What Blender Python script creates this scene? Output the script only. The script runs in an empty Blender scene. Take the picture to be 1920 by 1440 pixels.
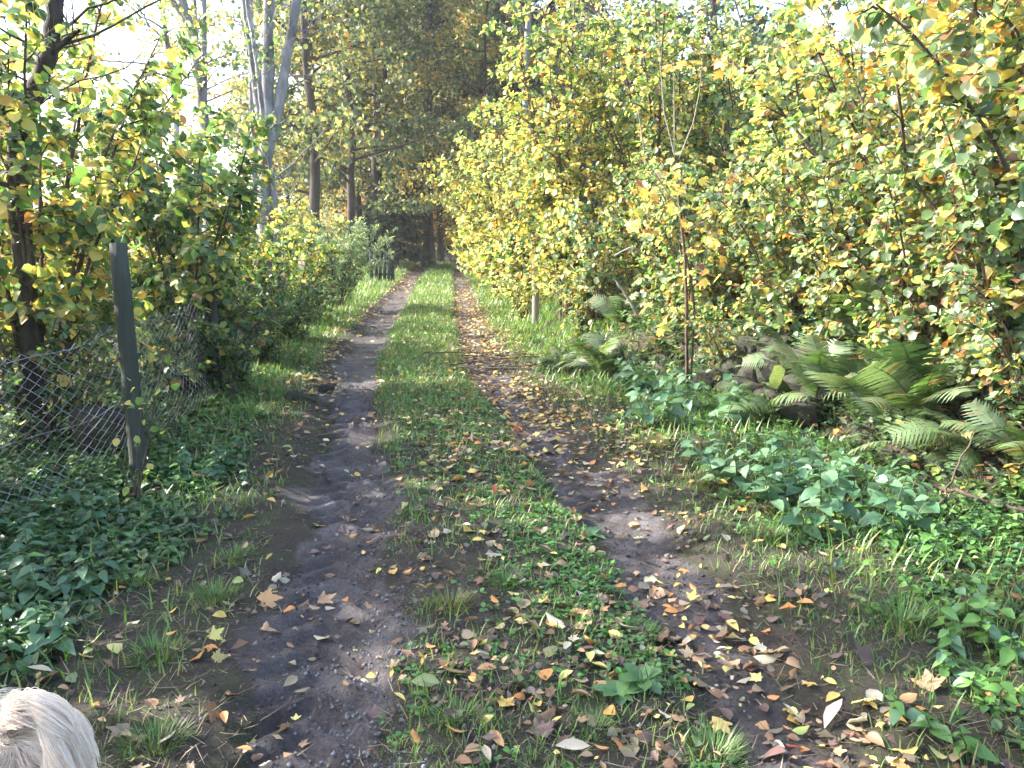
import bpy, math
import numpy as np
from mathutils import Vector, Matrix

# ------------------------------------------------------------------ camera, sky, sun, exposure
SC = bpy.context.scene
COL = SC.collection
CAM_H, PITCH, FPX = 1.5, math.radians(10.3), 1598.0
cam_d = bpy.data.cameras.new('camera'); cam = bpy.data.objects.new('camera', cam_d); COL.objects.link(cam)
cam.location = (0, 0, CAM_H); cam.rotation_euler = (math.pi / 2 - PITCH, 0, 0)
cam_d.sensor_width = 36.0; cam_d.lens = 36.0 * FPX / 1920.0
cam_d.clip_start = 0.05; cam_d.clip_end = 3000
SC.camera = cam

SUN_EL, SUN_AZ = math.radians(30), math.radians(-80)          # azimuth from +Y, negative = left
sun_dir = Vector((math.sin(SUN_AZ) * math.cos(SUN_EL), math.cos(SUN_AZ) * math.cos(SUN_EL), math.sin(SUN_EL)))
W = bpy.data.worlds.new('World'); SC.world = W; W.use_nodes = True
wn = W.node_tree.nodes; wl = W.node_tree.links
sky = wn.new('ShaderNodeTexSky'); sky.sky_type = 'NISHITA'; sky.sun_disc = False
sky.sun_elevation = SUN_EL; sky.sun_rotation = SUN_AZ
sky.dust_density = 3.0; sky.air_density = 1.0; sky.ozone_density = 1.0
wn['Background'].inputs['Strength'].default_value = 0.15
wl.new(sky.outputs[0], wn['Background'].inputs['Color'])
sl = bpy.data.lights.new('sun', 'SUN'); sl.energy = 3.7; sl.angle = math.radians(0.6); sl.color = (1.0, 0.95, 0.86)
so = bpy.data.objects.new('sun', sl); COL.objects.link(so)
so.rotation_euler = sun_dir.to_track_quat('Z', 'Y').to_euler()
SC.view_settings.view_transform = 'Standard'; SC.view_settings.look = 'None'
SC.view_settings.exposure = 2.55; SC.view_settings.gamma = 1.0
SC.render.engine = 'CYCLES'
SC.cycles.max_bounces = 5; SC.cycles.diffuse_bounces = 3; SC.cycles.transmission_bounces = 4; SC.cycles.glossy_bounces = 1
SC.cycles.volume_bounces = 1
SC.cycles.use_adaptive_sampling = True; SC.cycles.adaptive_threshold = 0.03

# ------------------------------------------------------------------ helpers
rng = np.random.default_rng(11)
_tab = np.random.default_rng(5).random((256, 256))
def vnoise(x, y, seed=0):
    x = np.asarray(x, float) + seed * 17.13; y = np.asarray(y, float) + seed * 31.7
    xi = np.floor(x).astype(int); yi = np.floor(y).astype(int); fx = x - xi; fy = y - yi
    fx = fx * fx * (3 - 2 * fx); fy = fy * fy * (3 - 2 * fy)
    a = _tab[xi & 255, yi & 255]; b = _tab[(xi + 1) & 255, yi & 255]
    c = _tab[xi & 255, (yi + 1) & 255]; d = _tab[(xi + 1) & 255, (yi + 1) & 255]
    return (a * (1 - fx) + b * fx) * (1 - fy) + (c * (1 - fx) + d * fx) * fy
def fbm(x, y, seed=0, o=3):
    r = 0; a = 0.5
    for i in range(o):
        r = r + a * vnoise(x * 2 ** i, y * 2 ** i, seed + i); a *= 0.5
    return r / (1 - 0.5 ** o)
def sstep(a, b, x):
    t = np.clip((np.asarray(x, float) - a) / (b - a), 0, 1); return t * t * (3 - 2 * t)

_py = np.array([-20, 0, 2.2, 3.4, 5.0, 7.2, 9.6, 14.3, 18.7, 27, 37, 60, 700.])
_px = np.array([1.2, 0.35, 0.11, 0.0, -0.26, -0.68, -1.07, -1.48, -1.78, -2.4, -2.95, -4.4, -30.])
_gy = np.linspace(-20, 120, 2801); _gx = np.interp(_gy, _py, _px)
_gx = np.convolve(np.pad(_gx, 20, mode='edge'), np.ones(41) / 41, 'valid')
def xc(y): return np.interp(y, _gy, _gx)
HALF = 0.73
def rut_d(x, y):
    s = x - xc(y); return np.minimum(np.abs(s + HALF), np.abs(s - HALF))
def mud(x, y):
    n = (fbm(x * 2.3, y * 2.3, 3) - 0.5) * 0.40 + 0.08 * (x > xc(y))
    return sstep(0.30, 0.16, rut_d(x, y) + n)
def bank_foot(y): return 2.62 - 1.0 * sstep(7.0, 10.0, y)
def bank_h(y): return 0.64 - 0.30 * sstep(7.5, 11.0, y) - 0.25 * sstep(3.6, 2.0, y)
def height(x, y):
    x = np.asarray(x, float); y = np.asarray(y, float)
    s = x - xc(y)
    near = sstep(60, 20, y)
    z = (fbm(x * 0.5, y * 0.5, 1) - 0.5) * 0.16 * near
    z = z + (fbm(x * 3.1, y * 3.1, 2) - 0.5) * 0.05 * near
    z = z + (fbm(x * 11, y * 11, 7) - 0.5) * 0.026 * sstep(14, 7, y)
    z = z * (0.45 + 0.55 * sstep(0.9, 1.8, np.abs(s)))
    z = z + (fbm(x * 17, y * 17, 8, 2) - 0.5) * 0.018 * sstep(9, 5, y)
    d = rut_d(x, y)
    z = z - 0.065 * sstep(0.40, 0.12, d) * near
    # tyre lugs pressed in the mud of the ruts
    for sg, amp in ((-1, 0.030), (1, 0.012)):
        q = s - sg * HALF
        lug = np.sin((y * 1.0 + np.abs(q + 0.02) * 0.9 + 0.05 * vnoise(x * 3, y * 3, 9)) * 2 * np.pi / 0.19)
        fade = 0.55 + 0.45 * sstep(0.35, 0.6, vnoise(x * 0.8, y * 0.9, 21))
        z = z + amp * np.clip(lug * 1.6, -1, 1) * sstep(0.27, 0.16, np.abs(q)) * sstep(11, 7, y) * fade
    # bank on the right
    f = bank_foot(y)
    z = z + bank_h(y) * sstep(f, f + 0.55, s) + 0.16 * np.clip(s - f - 0.5, 0, 6) * sstep(40, 20, y)
    # land falls away behind the left fence
    z = z - 0.05 * np.clip(-s - 2.6, 0, 30) * sstep(60, 30, y)
    return z
def ground_n(x, y, e=0.05):
    dx = (height(x + e, y) - height(x - e, y)) / (2 * e); dy = (height(x, y + e) - height(x, y - e)) / (2 * e)
    n = np.stack([-dx, -dy, np.ones_like(dx)], -1); return n / np.linalg.norm(n, axis=-1, keepdims=True)
def gz(x, y): return float(height(np.array([x]), np.array([y]))[0])

def ray(u, v):
    a, b = (u - 960) / FPX, (v - 720) / FPX; c, s = math.cos(PITCH), math.sin(PITCH)
    return np.array([a, c - b * s, -s - b * c])
def at(u, v, Y):                     # a point on the line of sight, at distance Y along the path
    r = ray(u, v); return np.array([0, 0, CAM_H]) + r * (Y / r[1])
def on_ground(u, v):                 # where the line of sight meets the terrain
    r = ray(u, v); t = 1.5 * np.exp(np.linspace(0, 3.6, 900)); p = np.array([0, 0, CAM_H]) + r * t[:, None]
    return p[np.argmax(p[:, 2] <= height(p[:, 0], p[:, 1]))]
def project(P):
    c, s = math.cos(PITCH), math.sin(PITCH); Q = P - np.array([0, 0, CAM_H])
    dep = Q[:, 1] * c - Q[:, 2] * s; up = Q[:, 1] * s + Q[:, 2] * c
    dd = np.maximum(dep, 1e-3)
    return 960 + FPX * Q[:, 0] / dd, 720 - FPX * up / dd, dep

def link(name, data, parent=None, loc=None):
    o = bpy.data.objects.new(name, data); COL.objects.link(o)
    if parent is not None: o.parent = parent
    if loc is not None: o.location = loc
    return o
def tag(o, label=None, cat=None, group=None, kind=None):
    if label: o['label'] = label
    if cat: o['category'] = cat
    if group: o['group'] = group
    if kind: o['kind'] = kind
    return o
def thing(name, loc, label, cat, group=None):
    return tag(link(name, None, None, loc), label, cat, group)

def mesh_np(name, V, F, mat, cols=None, smooth=True):
    V = np.asarray(V, np.float32); F = np.asarray(F, np.int32); k = F.shape[1]; m = len(F)
    me = bpy.data.meshes.new(name)
    me.vertices.add(len(V)); me.vertices.foreach_set('co', V.ravel())
    me.loops.add(m * k); me.loops.foreach_set('vertex_index', F.ravel())
    me.polygons.add(m); me.polygons.foreach_set('loop_start', np.arange(0, m * k, k, dtype=np.int32))
    if smooth: me.polygons.foreach_set('use_smooth', np.ones(m, bool))
    me.update(calc_edges=True)
    if cols is not None:
        a = me.attributes.new('col', 'FLOAT_COLOR', 'POINT')
        c = np.ones((len(V), 4), np.float32); c[:, :3] = cols
        a.data.foreach_set('color', c.ravel())
    me.materials.append(mat)
    return me
def scattered(name, T, pos, R, scale, cols, mat, smooth=True):
    """one mesh of many small pieces: template T=(V,F) at pos with rotation R and scale"""
    TV, TF = T; n = len(pos); k = len(TV)
    sc = np.asarray(scale, float)
    sc = sc.reshape(n, 1, 1) if sc.ndim == 1 else sc.reshape(n, 1, 3)
    V = np.einsum('nij,nkj->nki', R, TV[None] * sc) + np.asarray(pos)[:, None]
    F = (TF[None] + (np.arange(n) * k)[:, None, None]).reshape(-1, TF.shape[1])
    return mesh_np(name, V.reshape(-1, 3), F, mat, np.repeat(cols, k, 0), smooth)
def nrm(a): return a / np.maximum(np.linalg.norm(a, axis=-1, keepdims=True), 1e-9)
def frames(d, n):
    """rotation matrices with local +Y along d and local +Z near n"""
    d = nrm(d); x = nrm(np.cross(d, n)); z = np.cross(x, d); return np.stack([x, d, z], -1)
def mat4(p, R, s):
    M = Matrix(((R[0][0], R[0][1], R[0][2], 0), (R[1][0], R[1][1], R[1][2], 0), (R[2][0], R[2][1], R[2][2], 0), (0, 0, 0, 1)))
    return Matrix.Translation(Vector([float(q) for q in p])) @ M @ Matrix.Scale(float(s), 4)
def tints(r, n, pal, w, jit=0.25):
    pal = np.asarray(pal); w = np.asarray(w, float); i = r.choice(len(pal), n, p=w / w.sum())
    c = pal[i] * (1 + jit * (r.random((n, 1)) * 2 - 1)); return c * (1 + 0.10 * (r.random((n, 3)) * 2 - 1))

class Tubes:
    def __init__(self): self.V = []; self.F = []; self.n = 0
    def add(self, P, R, k=6, cap=False):
        P = np.asarray(P, float); R = np.broadcast_to(np.asarray(R, float), (len(P),))
        t = nrm(np.gradient(P, axis=0)); ref = np.array([0.31, 0.87, 0.38]); 
        a = nrm(np.cross(t, ref)); b = np.cross(t, a)
        th = np.arange(k) * 2 * np.pi / k
        ring = P[:, None] + R[:, None, None] * (np.cos(th)[None, :, None] * a[:, None] + np.sin(th)[None, :, None] * b[:, None])
        m = len(P); i = np.arange(m - 1)[:, None] * k; j = np.arange(k)[None]; j2 = (j + 1) % k
        F = np.stack([i + j, i + j2, i + k + j2, i + k + j], -1).reshape(-1, 4) + self.n
        self.V.append(ring.reshape(-1, 3)); self.F.append(F); self.n += m * k
        if cap:
            c = self.n; self.V.append(P[-1:]); self.n += 1; o = c - k; q = np.arange(k)
            self.F.append(np.stack([o + q, o + (q + 1) % k, np.full(k, c), np.full(k, c)], -1))
        return self
    def mesh(self, name, mat):
        V = np.concatenate(self.V); F = np.concatenate(self.F)
        tri = F[:, 2] == F[:, 3]
        if tri.any():
            me = bpy.data.meshes.new(name)
            me.from_pydata(V.tolist(), [], [list(f[:3]) if f[2] == f[3] else list(f) for f in F.tolist()])
            me.polygons.foreach_set('use_smooth', ~tri); me.materials.append(mat); me.update(); return me
        return mesh_np(name, V, F, mat)

# ------------------------------------------------------------------ materials
def new_mat(name):
    m = bpy.data.materials.new(name); m.use_nodes = True; nt = m.node_tree
    for n in list(nt.nodes): nt.nodes.remove(n)
    return m, nt, nt.nodes.new('ShaderNodeOutputMaterial')
def N(nt, t, **kw):
    n = nt.nodes.new(t)
    for k, v in kw.items():
        if k in n.inputs: n.inputs[k].default_value = v
        else: setattr(n, k, v)
    return n
def ramp(nt, stops):
    r = nt.nodes.new('ShaderNodeValToRGB'); e = r.color_ramp.elements
    while len(e) < len(stops): e.new(0.5)
    for q, (p, c) in zip(e, stops): q.position = p; q.color = (*c, 1)
    return r
def leaf_mat(name, rough=0.42, trans=0.42, under=0.35):
    m, nt, out = new_mat(name); L = nt.links
    at_ = N(nt, 'ShaderNodeAttribute', attribute_name='col')
    tc = N(nt, 'ShaderNodeTexCoord')
    nz = N(nt, 'ShaderNodeTexNoise', Scale=38.0, Detail=3.0); L.new(tc.outputs['Object'], nz.inputs['Vector'])
    mr = N(nt, 'ShaderNodeMapRange'); mr.inputs[3].default_value = 0.62; mr.inputs[4].default_value = 1.38
    L.new(nz.outputs[0], mr.inputs[0])
    mul = N(nt, 'ShaderNodeVectorMath', operation='MULTIPLY')
    L.new(at_.outputs['Color'], mul.inputs[0]); L.new(mr.outputs[0], mul.inputs[1])
    geo = N(nt, 'ShaderNodeNewGeometry')
    mx = N(nt, 'ShaderNodeMix', data_type='RGBA'); mx.inputs[7].default_value = (0.30, 0.36, 0.24, 1)
    sc = N(nt, 'ShaderNodeMath', operation='MULTIPLY'); sc.inputs[1].default_value = under
    L.new(geo.outputs['Backfacing'], sc.inputs[0]); L.new(sc.outputs[0], mx.inputs[0]); L.new(mul.outputs[0], mx.inputs[6])
    p = N(nt, 'ShaderNodeBsdfPrincipled', Roughness=rough); p.inputs['Specular IOR Level'].default_value = 0.6
    L.new(mx.outputs[2], p.inputs['Base Color'])
    t = N(nt, 'ShaderNodeBsdfTranslucent')
    tm = N(nt, 'ShaderNodeVectorMath', operation='MULTIPLY'); tm.inputs[1].default_value = (1.45, 1.48, 0.92)
    L.new(mul.outputs[0], tm.inputs[0]); L.new(tm.outputs[0], t.inputs['Color'])
    ms = N(nt, 'ShaderNodeMixShader'); ms.inputs[0].default_value = trans
    L.new(p.outputs[0], ms.inputs[1]); L.new(t.outputs[0], ms.inputs[2]); L.new(ms.outputs[0], out.inputs[0])
    return m
def rock_mat(name, stops, scale=3.0, rough=0.85, bump=0.5, stretch=(1, 1, 1), bscale=None, spec=0.35, dist=0.02):
    m, nt, out = new_mat(name); L = nt.links
    tc = N(nt, 'ShaderNodeTexCoord'); mp = N(nt, 'ShaderNodeMapping'); mp.inputs['Scale'].default_value = stretch
    L.new(tc.outputs['Object'], mp.inputs['Vector'])
    nz = N(nt, 'ShaderNodeTexNoise', Scale=scale, Detail=6.0, Roughness=0.65); L.new(mp.outputs[0], nz.inputs['Vector'])
    r = ramp(nt, stops); L.new(nz.outputs[0], r.inputs[0])
    p = N(nt, 'ShaderNodeBsdfPrincipled', Roughness=rough); p.inputs['Specular IOR Level'].default_value = spec
    L.new(r.outputs[0], p.inputs['Base Color'])
    n2 = N(nt, 'ShaderNodeTexNoise', Scale=bscale or scale * 5, Detail=5.0, Roughness=0.7); L.new(mp.outputs[0], n2.inputs['Vector'])
    b = N(nt, 'ShaderNodeBump', Strength=bump, Distance=dist); L.new(n2.outputs[0], b.inputs['Height']); L.new(b.outputs[0], p.inputs['Normal'])
    L.new(p.outputs[0], out.inputs[0]); return m

M = {}
M['leaf'] = leaf_mat('leaf_green_yellow', 0.42, 0.52, 0.30)
M['far_leaf'] = leaf_mat('leaf_forest', 0.55, 0.42, 0.12)
M['crumb'] = leaf_mat('earth_crumbs', 0.9, 0.0, 0.0)
M['needle'] = leaf_mat('spruce_needles', 0.6, 0.12, 0.0)
M['dry_leaf'] = leaf_mat('leaf_fallen', 0.6, 0.12, 0.25)
M['grass'] = leaf_mat('grass_blade', 0.45, 0.35, 0.0)
M['herb'] = leaf_mat('leaf_herb', 0.42, 0.3, 0.15)
M['fern'] = leaf_mat('fern_frond', 0.42, 0.35, 0.25)
M['bark_grey'] = rock_mat('bark_grey', [(0.32, (0.05, 0.046, 0.05)), (0.5, (0.17, 0.165, 0.18)), (0.72, (0.34, 0.34, 0.37))], 5, 0.9, 0.8, (1, 1, 0.35), 22)
M['bark_dark'] = rock_mat('bark_dark', [(0.3, (0.018, 0.015, 0.013)), (0.55, (0.055, 0.045, 0.04)), (0.75, (0.12, 0.105, 0.10))], 6, 0.9, 0.9, (1, 1, 0.25), 30)
M['bark_brown'] = rock_mat('bark_brown', [(0.3, (0.035, 0.024, 0.018)), (0.55, (0.095, 0.068, 0.05)), (0.75, (0.18, 0.14, 0.11))], 12, 0.85, 0.6, (1, 1, 0.3), 50)
M['bark_pale'] = rock_mat('bark_pale', [(0.3, (0.14, 0.12, 0.10)), (0.6, (0.28, 0.25, 0.21))], 9, 0.85, 0.5, (1, 1, 0.3), 40)
M['wood_post'] = rock_mat('weathered_wood_post', [(0.3, (0.018, 0.026, 0.020)), (0.5, (0.042, 0.052, 0.042)), (0.75, (0.085, 0.085, 0.072))], 7, 0.9, 1.0, (1, 1, 0.12), 40)
M['wood_grey'] = rock_mat('grey_wood', [(0.3, (0.13, 0.115, 0.10)), (0.7, (0.32, 0.29, 0.26))], 8, 0.85, 0.6, (1, 1, 0.1), 40)
M['stone'] = rock_mat('field_stone', [(0.3, (0.022, 0.020, 0.020)), (0.47, (0.075, 0.068, 0.068)), (0.55, (0.07, 0.085, 0.03)), (0.62, (0.09, 0.085, 0.08)), (0.8, (0.22, 0.205, 0.21))], 3.2, 0.95, 1.0, (1, 1, 1), 14, 0.3, 0.06)
M['moss_stone'] = rock_mat('mossy_stone', [(0.35, (0.05, 0.08, 0.012)), (0.55, (0.11, 0.15, 0.02)), (0.8, (0.22, 0.25, 0.05))], 14, 0.95, 1.0, (1, 1, 1), 60)
M['gravel'] = rock_mat('gravel_pieces', [(0.3, (0.09, 0.085, 0.09)), (0.55, (0.19, 0.185, 0.19)), (0.8, (0.34, 0.33, 0.34))], 9, 0.8, 0.5)
def lane_mat():
    m, nt, out = new_mat('lane_earth'); L = nt.links; tc = N(nt, 'ShaderNodeTexCoord')
    def noise(sc, det=5.0, ro=0.65):
        q = N(nt, 'ShaderNodeTexNoise', Scale=sc, Detail=det, Roughness=ro); L.new(tc.outputs['Object'], q.inputs['Vector']); return q.outputs[0]
    r1 = ramp(nt, [(0.28, (0.034, 0.028, 0.029)), (0.48, (0.082, 0.070, 0.073)), (0.70, (0.175, 0.155, 0.160))]); L.new(noise(3.2), r1.inputs[0])
    r2 = ramp(nt, [(0.25, (0.022, 0.018, 0.015)), (0.45, (0.060, 0.047, 0.038)), (0.58, (0.055, 0.062, 0.028)), (0.66, (0.080, 0.066, 0.050)), (0.80, (0.125, 0.105, 0.08))]); L.new(noise(4.5, 8.0, 0.75), r2.inputs[0])
    am = N(nt, 'ShaderNodeAttribute', attribute_name='mud')
    ad = N(nt, 'ShaderNodeMath', operation='MULTIPLY_ADD'); ad.inputs[1].default_value = 1.1; ad.inputs[2].default_value = -0.55; L.new(noise(9.0, 6.0, 0.7), ad.inputs[0])
    su = N(nt, 'ShaderNodeMath', operation='ADD'); L.new(am.outputs['Fac'], su.inputs[0]); L.new(ad.outputs[0], su.inputs[1])
    mr = N(nt, 'ShaderNodeMapRange'); mr.interpolation_type = 'SMOOTHSTEP'; mr.inputs[1].default_value = 0.15; mr.inputs[2].default_value = 0.75; L.new(su.outputs[0], mr.inputs[0])
    mx = N(nt, 'ShaderNodeMix', data_type='RGBA'); L.new(mr.outputs[0], mx.inputs[0]); L.new(r2.outputs[0], mx.inputs[6]); L.new(r1.outputs[0], mx.inputs[7])
    sp = N(nt, 'ShaderNodeMapRange'); sp.inputs[1].default_value = 0.35; sp.inputs[2].default_value = 0.75; sp.inputs[3].default_value = 0.55; sp.inputs[4].default_value = 1.5; L.new(noise(75.0, 4.0, 0.8), sp.inputs[0])
    mu = N(nt, 'ShaderNodeVectorMath', operation='MULTIPLY'); L.new(mx.outputs[2], mu.inputs[0]); L.new(sp.outputs[0], mu.inputs[1])
    p = N(nt, 'ShaderNodeBsdfPrincipled'); L.new(mu.outputs[0], p.inputs['Base Color']); p.inputs['Specular IOR Level'].default_value = 0.4
    rg = N(nt, 'ShaderNodeMapRange'); rg.inputs[3].default_value = 0.92; rg.inputs[4].default_value = 0.60; L.new(mr.outputs[0], rg.inputs[0]); L.new(rg.outputs[0], p.inputs['Roughness'])
    b1 = N(nt, 'ShaderNodeBump', Strength=1.0, Distance=0.03); L.new(noise(38.0, 8.0, 0.8), b1.inputs['Height']); L.new(b1.outputs[0], p.inputs['Normal']); L.new(p.outputs[0], out.inputs[0]); return m
M['lane'] = lane_mat()
M['hill'] = rock_mat('distant_hill', [(0.3, (0.05, 0.075, 0.06)), (0.7, (0.10, 0.12, 0.07))], 0.08, 0.95, 0.3)
def wire_mat():
    m, nt, out = new_mat('galvanised_wire')
    p = N(nt, 'ShaderNodeBsdfPrincipled', Roughness=0.42, Metallic=0.6); 
    nz = N(nt, 'ShaderNodeTexNoise', Scale=14.0, Detail=3.0); r = ramp(nt, [(0.35, (0.14, 0.14, 0.16)), (0.65, (0.46, 0.47, 0.53))])
    tc = N(nt, 'ShaderNodeTexCoord'); nt.links.new(tc.outputs['Object'], nz.inputs['Vector'])
    nt.links.new(nz.outputs[0], r.inputs[0]); nt.links.new(r.outputs[0], p.inputs['Base Color']); nt.links.new(p.outputs[0], out.inputs[0]); return m
M['wire'] = wire_mat()

# ------------------------------------------------------------------ leaf shapes (unit length, +Y along the midrib, +Z upper side)
def blade(widths, fold=0.10, droop=0.15, twist=0.0):
    n = len(widths) - 1; V = []; F = []
    for i, w in enumerate(widths):
        y = i / n; z = -droop * y * y + 0.03 * math.sin(y * 5)
        V += [(-w, y, z + fold * w * 2 + twist * w), (0, y, z), (w, y, z + fold * w * 2 - twist * w)]
    for i in range(n):
        a = i * 3; b = a + 3
        for l, m_ in ((a, b), (a + 1, b + 1)):
            q = [l, l + 1, m_ + 1, m_]
            F += [(q[0], q[1], q[2]), (q[0], q[2], q[3])]
    return np.array(V, float), np.array(F)
T_HAZEL = [blade([0.02, 0.33, 0.44, 0.36, 0.0], 0.12, 0.22), blade([0.02, 0.36, 0.46, 0.34, 0.0], 0.05, 0.32, 0.12), blade([0.02, 0.30, 0.42, 0.36, 0.0], 0.2, 0.10, -0.1)]
def hexa(w1, w2, fold, tip, twist=0.0):
    return (np.array([(0, 0, 0), (-w1, 0.30, fold + twist), (-w2, 0.70, fold * 0.8 + twist), (0, 1, tip), (w2, 0.70, fold * 0.8 - twist), (w1, 0.30, fold - twist)], float), np.array([(0, 3, 2), (0, 2, 1), (0, 4, 3), (0, 5, 4)]))
T_HAZEL_FAR = [hexa(0.40, 0.38, 0.10, -0.10), hexa(0.42, 0.34, 0.03, -0.2, 0.05), hexa(0.36, 0.40, 0.16, 0.0, -0.05)]
T_OVAL_FAR = [hexa(0.25, 0.24, 0.08, -0.05), hexa(0.24, 0.20, -0.10, 0.12, 0.06), hexa(0.22, 0.25, 0.16, 0.1, -0.07)]
T_OVAL = [blade([0.01, 0.20, 0.28, 0.22, 0.0], 0.15, 0.1), blade([0.01, 0.22, 0.27, 0.18, 0.0], -0.25, -0.25, 0.2), blade([0.01, 0.18, 0.26, 0.22, 0.0], 0.4, -0.15, -0.25)]
T_LANCE = [blade([0.01, 0.13, 0.17, 0.12, 0.0], 0.3, -0.15, 0.2), blade([0.01, 0.12, 0.16, 0.14, 0.0], -0.3, 0.1, -0.2), blade([0.01, 0.14, 0.18, 0.12, 0.0], 0.5, -0.3)]
T_NETTLE = blade([0.02, 0.27, 0.30, 0.17, 0.0], 0.12, 0.28)
T_HERB = hexa(0.32, 0.26, 0.05, -0.12)
T_CLOVER = (np.array([(0, 0, 0), (-0.42, 0.5, 0.05), (-0.2, 0.95, 0), (0.2, 0.95, 0), (0.42, 0.5, 0.05)], float), np.array([(0, 4, 3), (0, 3, 2), (0, 2, 1)]))
T_FAR = (np.array([(0, 0, 0), (0.36, 0.5, 0.06), (0, 1, -0.12), (-0.36, 0.5, 0.06)], float), np.array([(0, 1, 2), (0, 2, 3)]))
T_NEEDLE = (np.array([(0, 0, 0), (0.16, 0.4, -0.03), (0, 1, -0.15), (-0.16, 0.4, -0.03)], float), np.array([(0, 1, 2), (0, 2, 3)]))
T_GRASS = (np.array([(-0.045, 0, 0), (0.045, 0, 0), (-0.035, 0.45, 0.04), (0.035, 0.45, 0.04), (0, 1, 0.30)], float), np.array([(0, 1, 3), (0, 3, 2), (2, 3, 4)]))
def maple(seed, curl):
    r = np.random.default_rng(seed); lob = [(-115, 0.50), (-62, 0.80), (0, 1.0), (62, 0.80), (115, 0.50)]
    pts = [(0, -0.02)]
    for i, (a, l) in enumerate(lob):
        if i: pts.append(((a + lob[i - 1][0]) / 2, 0.46))
        pts += [(a - 21, l * 0.66), (a - 11, l * 0.70), (a - 8, l * 0.84), (a, l), (a + 8, l * 0.84), (a + 11, l * 0.70), (a + 21, l * 0.66)]
    V = [(0, 0.28, 0)]
    for a, l in pts:
        t = math.radians(a); l2 = l * 0.66
        x, y = math.sin(t) * l2, 0.28 + math.cos(t) * l2
        if l < 0: x, y = 0, -0.02
        V.append((x, y, curl * l * l * (0.6 + 0.8 * r.random()) - 0.04 * (l < 0.4)))
    n = len(pts); F = [(0, 1 + (i + 1) % n, 1 + i) for i in range(n)]
    return np.array(V, float), np.array(F)
T_MAPLE = [maple(1, 0.05), maple(2, 0.22), maple(3, -0.2)]

GREEN, DGREEN, BGREEN, PGREEN = (0.09, 0.165, 0.06), (0.042, 0.085, 0.045), (0.11, 0.22, 0.05), (0.16, 0.23, 0.13)
YGREEN, YELLOW, GOLD, ORANGE = (0.31, 0.37, 0.10), (0.66, 0.55, 0.16), (0.62, 0.41, 0.10), (0.52, 0.22, 0.06)
BROWN, DBROWN, PALE, RED, TAN = (0.20, 0.105, 0.055), (0.085, 0.045, 0.032), (0.46, 0.39, 0.28), (0.45, 0.07, 0.03), (0.36, 0.22, 0.12)

# ------------------------------------------------------------------ terrain: one sheet, the two wheel tracks cut out of it as their own pieces
def axis(segs):
    a = [segs[0][0]]
    for x0, x1, st in segs:
        n = max(1, int(round((x1 - x0) / st))); a += list(np.linspace(x0, x1, n + 1)[1:])
    return np.array(a)
gxs = axis([(-900, -300, 100), (-300, -60, 30), (-60, -16, 4), (-16, -6, 0.6), (-6, -3.2, 0.14), (-3.2, -1.9, 0.05), (-1.9, 1.4, 0.026), (1.4, 3.4, 0.07), (3.4, 7, 0.18), (7, 16, 0.6), (16, 60, 4), (60, 300, 30), (300, 900, 100)])
gys = axis([(-60, -6, 6), (-6, 1.0, 0.5), (1.0, 6.5, 0.025), (6.5, 12, 0.055), (12, 24, 0.15), (24, 45, 0.4), (45, 80, 2.5), (80, 300, 20), (300, 1500, 100)])
GX, GY = np.meshgrid(gxs, gys)
GZ = height(GX, GY)
nx, ny = len(gxs), len(gys)
V = np.stack([GX, GY, GZ], -1).reshape(-1, 3)
i = (np.arange(ny - 1)[:, None] * nx + np.arange(nx - 1)[None]).ravel()
F = np.stack([i, i + 1, i + nx + 1, i + nx], -1)
ctr = V[F].mean(1); mm = mud(ctr[:, 0], ctr[:, 1]); side = ctr[:, 0] - xc(ctr[:, 1])
inr = (mm > 0.5) & (ctr[:, 1] > -6) & (ctr[:, 1] < 42)
def sub(name, sel, mat):
    f = F[sel]; u, inv = np.unique(f, return_inverse=True)
    me = mesh_np(name, V[u], inv.reshape(-1, 4), mat); a_ = me.attributes.new('mud', 'FLOAT', 'POINT'); a_.data.foreach_set('value', mud(V[u, 0], V[u, 1]).astype(np.float32)); return me
g = link('ground', sub('ground', ~inr, M['lane'])); tag(g, 'soil and moss ground of the lane and its verges', 'ground', kind='structure')
g = link('wheel_track', sub('wheel_track', inr & (side < 0), M['lane'])); tag(g, 'muddy left wheel track with tyre tread marks', 'wheel track', kind='structure')
g = link('wheel_track', sub('wheel_track', inr & (side > 0), M['lane'])); tag(g, 'leaf strewn muddy right wheel track', 'wheel track', kind='structure')
# far ridge seen through the left hedge
hx = np.linspace(-700, 500, 90); hy = np.linspace(170, 520, 24); HX, HY = np.meshgrid(hx, hy)
HZ = -8 + sstep(170, 300, HY) * (9 + 18 * fbm(HX / 90, HY / 90, 40))
i = (np.arange(23)[:, None] * 90 + np.arange(89)[None]).ravel()
tag(link('hills', mesh_np('hills', np.stack([HX, HY, HZ], -1).reshape(-1, 3), np.stack([i, i + 1, i + 91, i + 90], -1), M['hill'])), 'low wooded ridge far behind the left hedge', 'hill', kind='structure')

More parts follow.
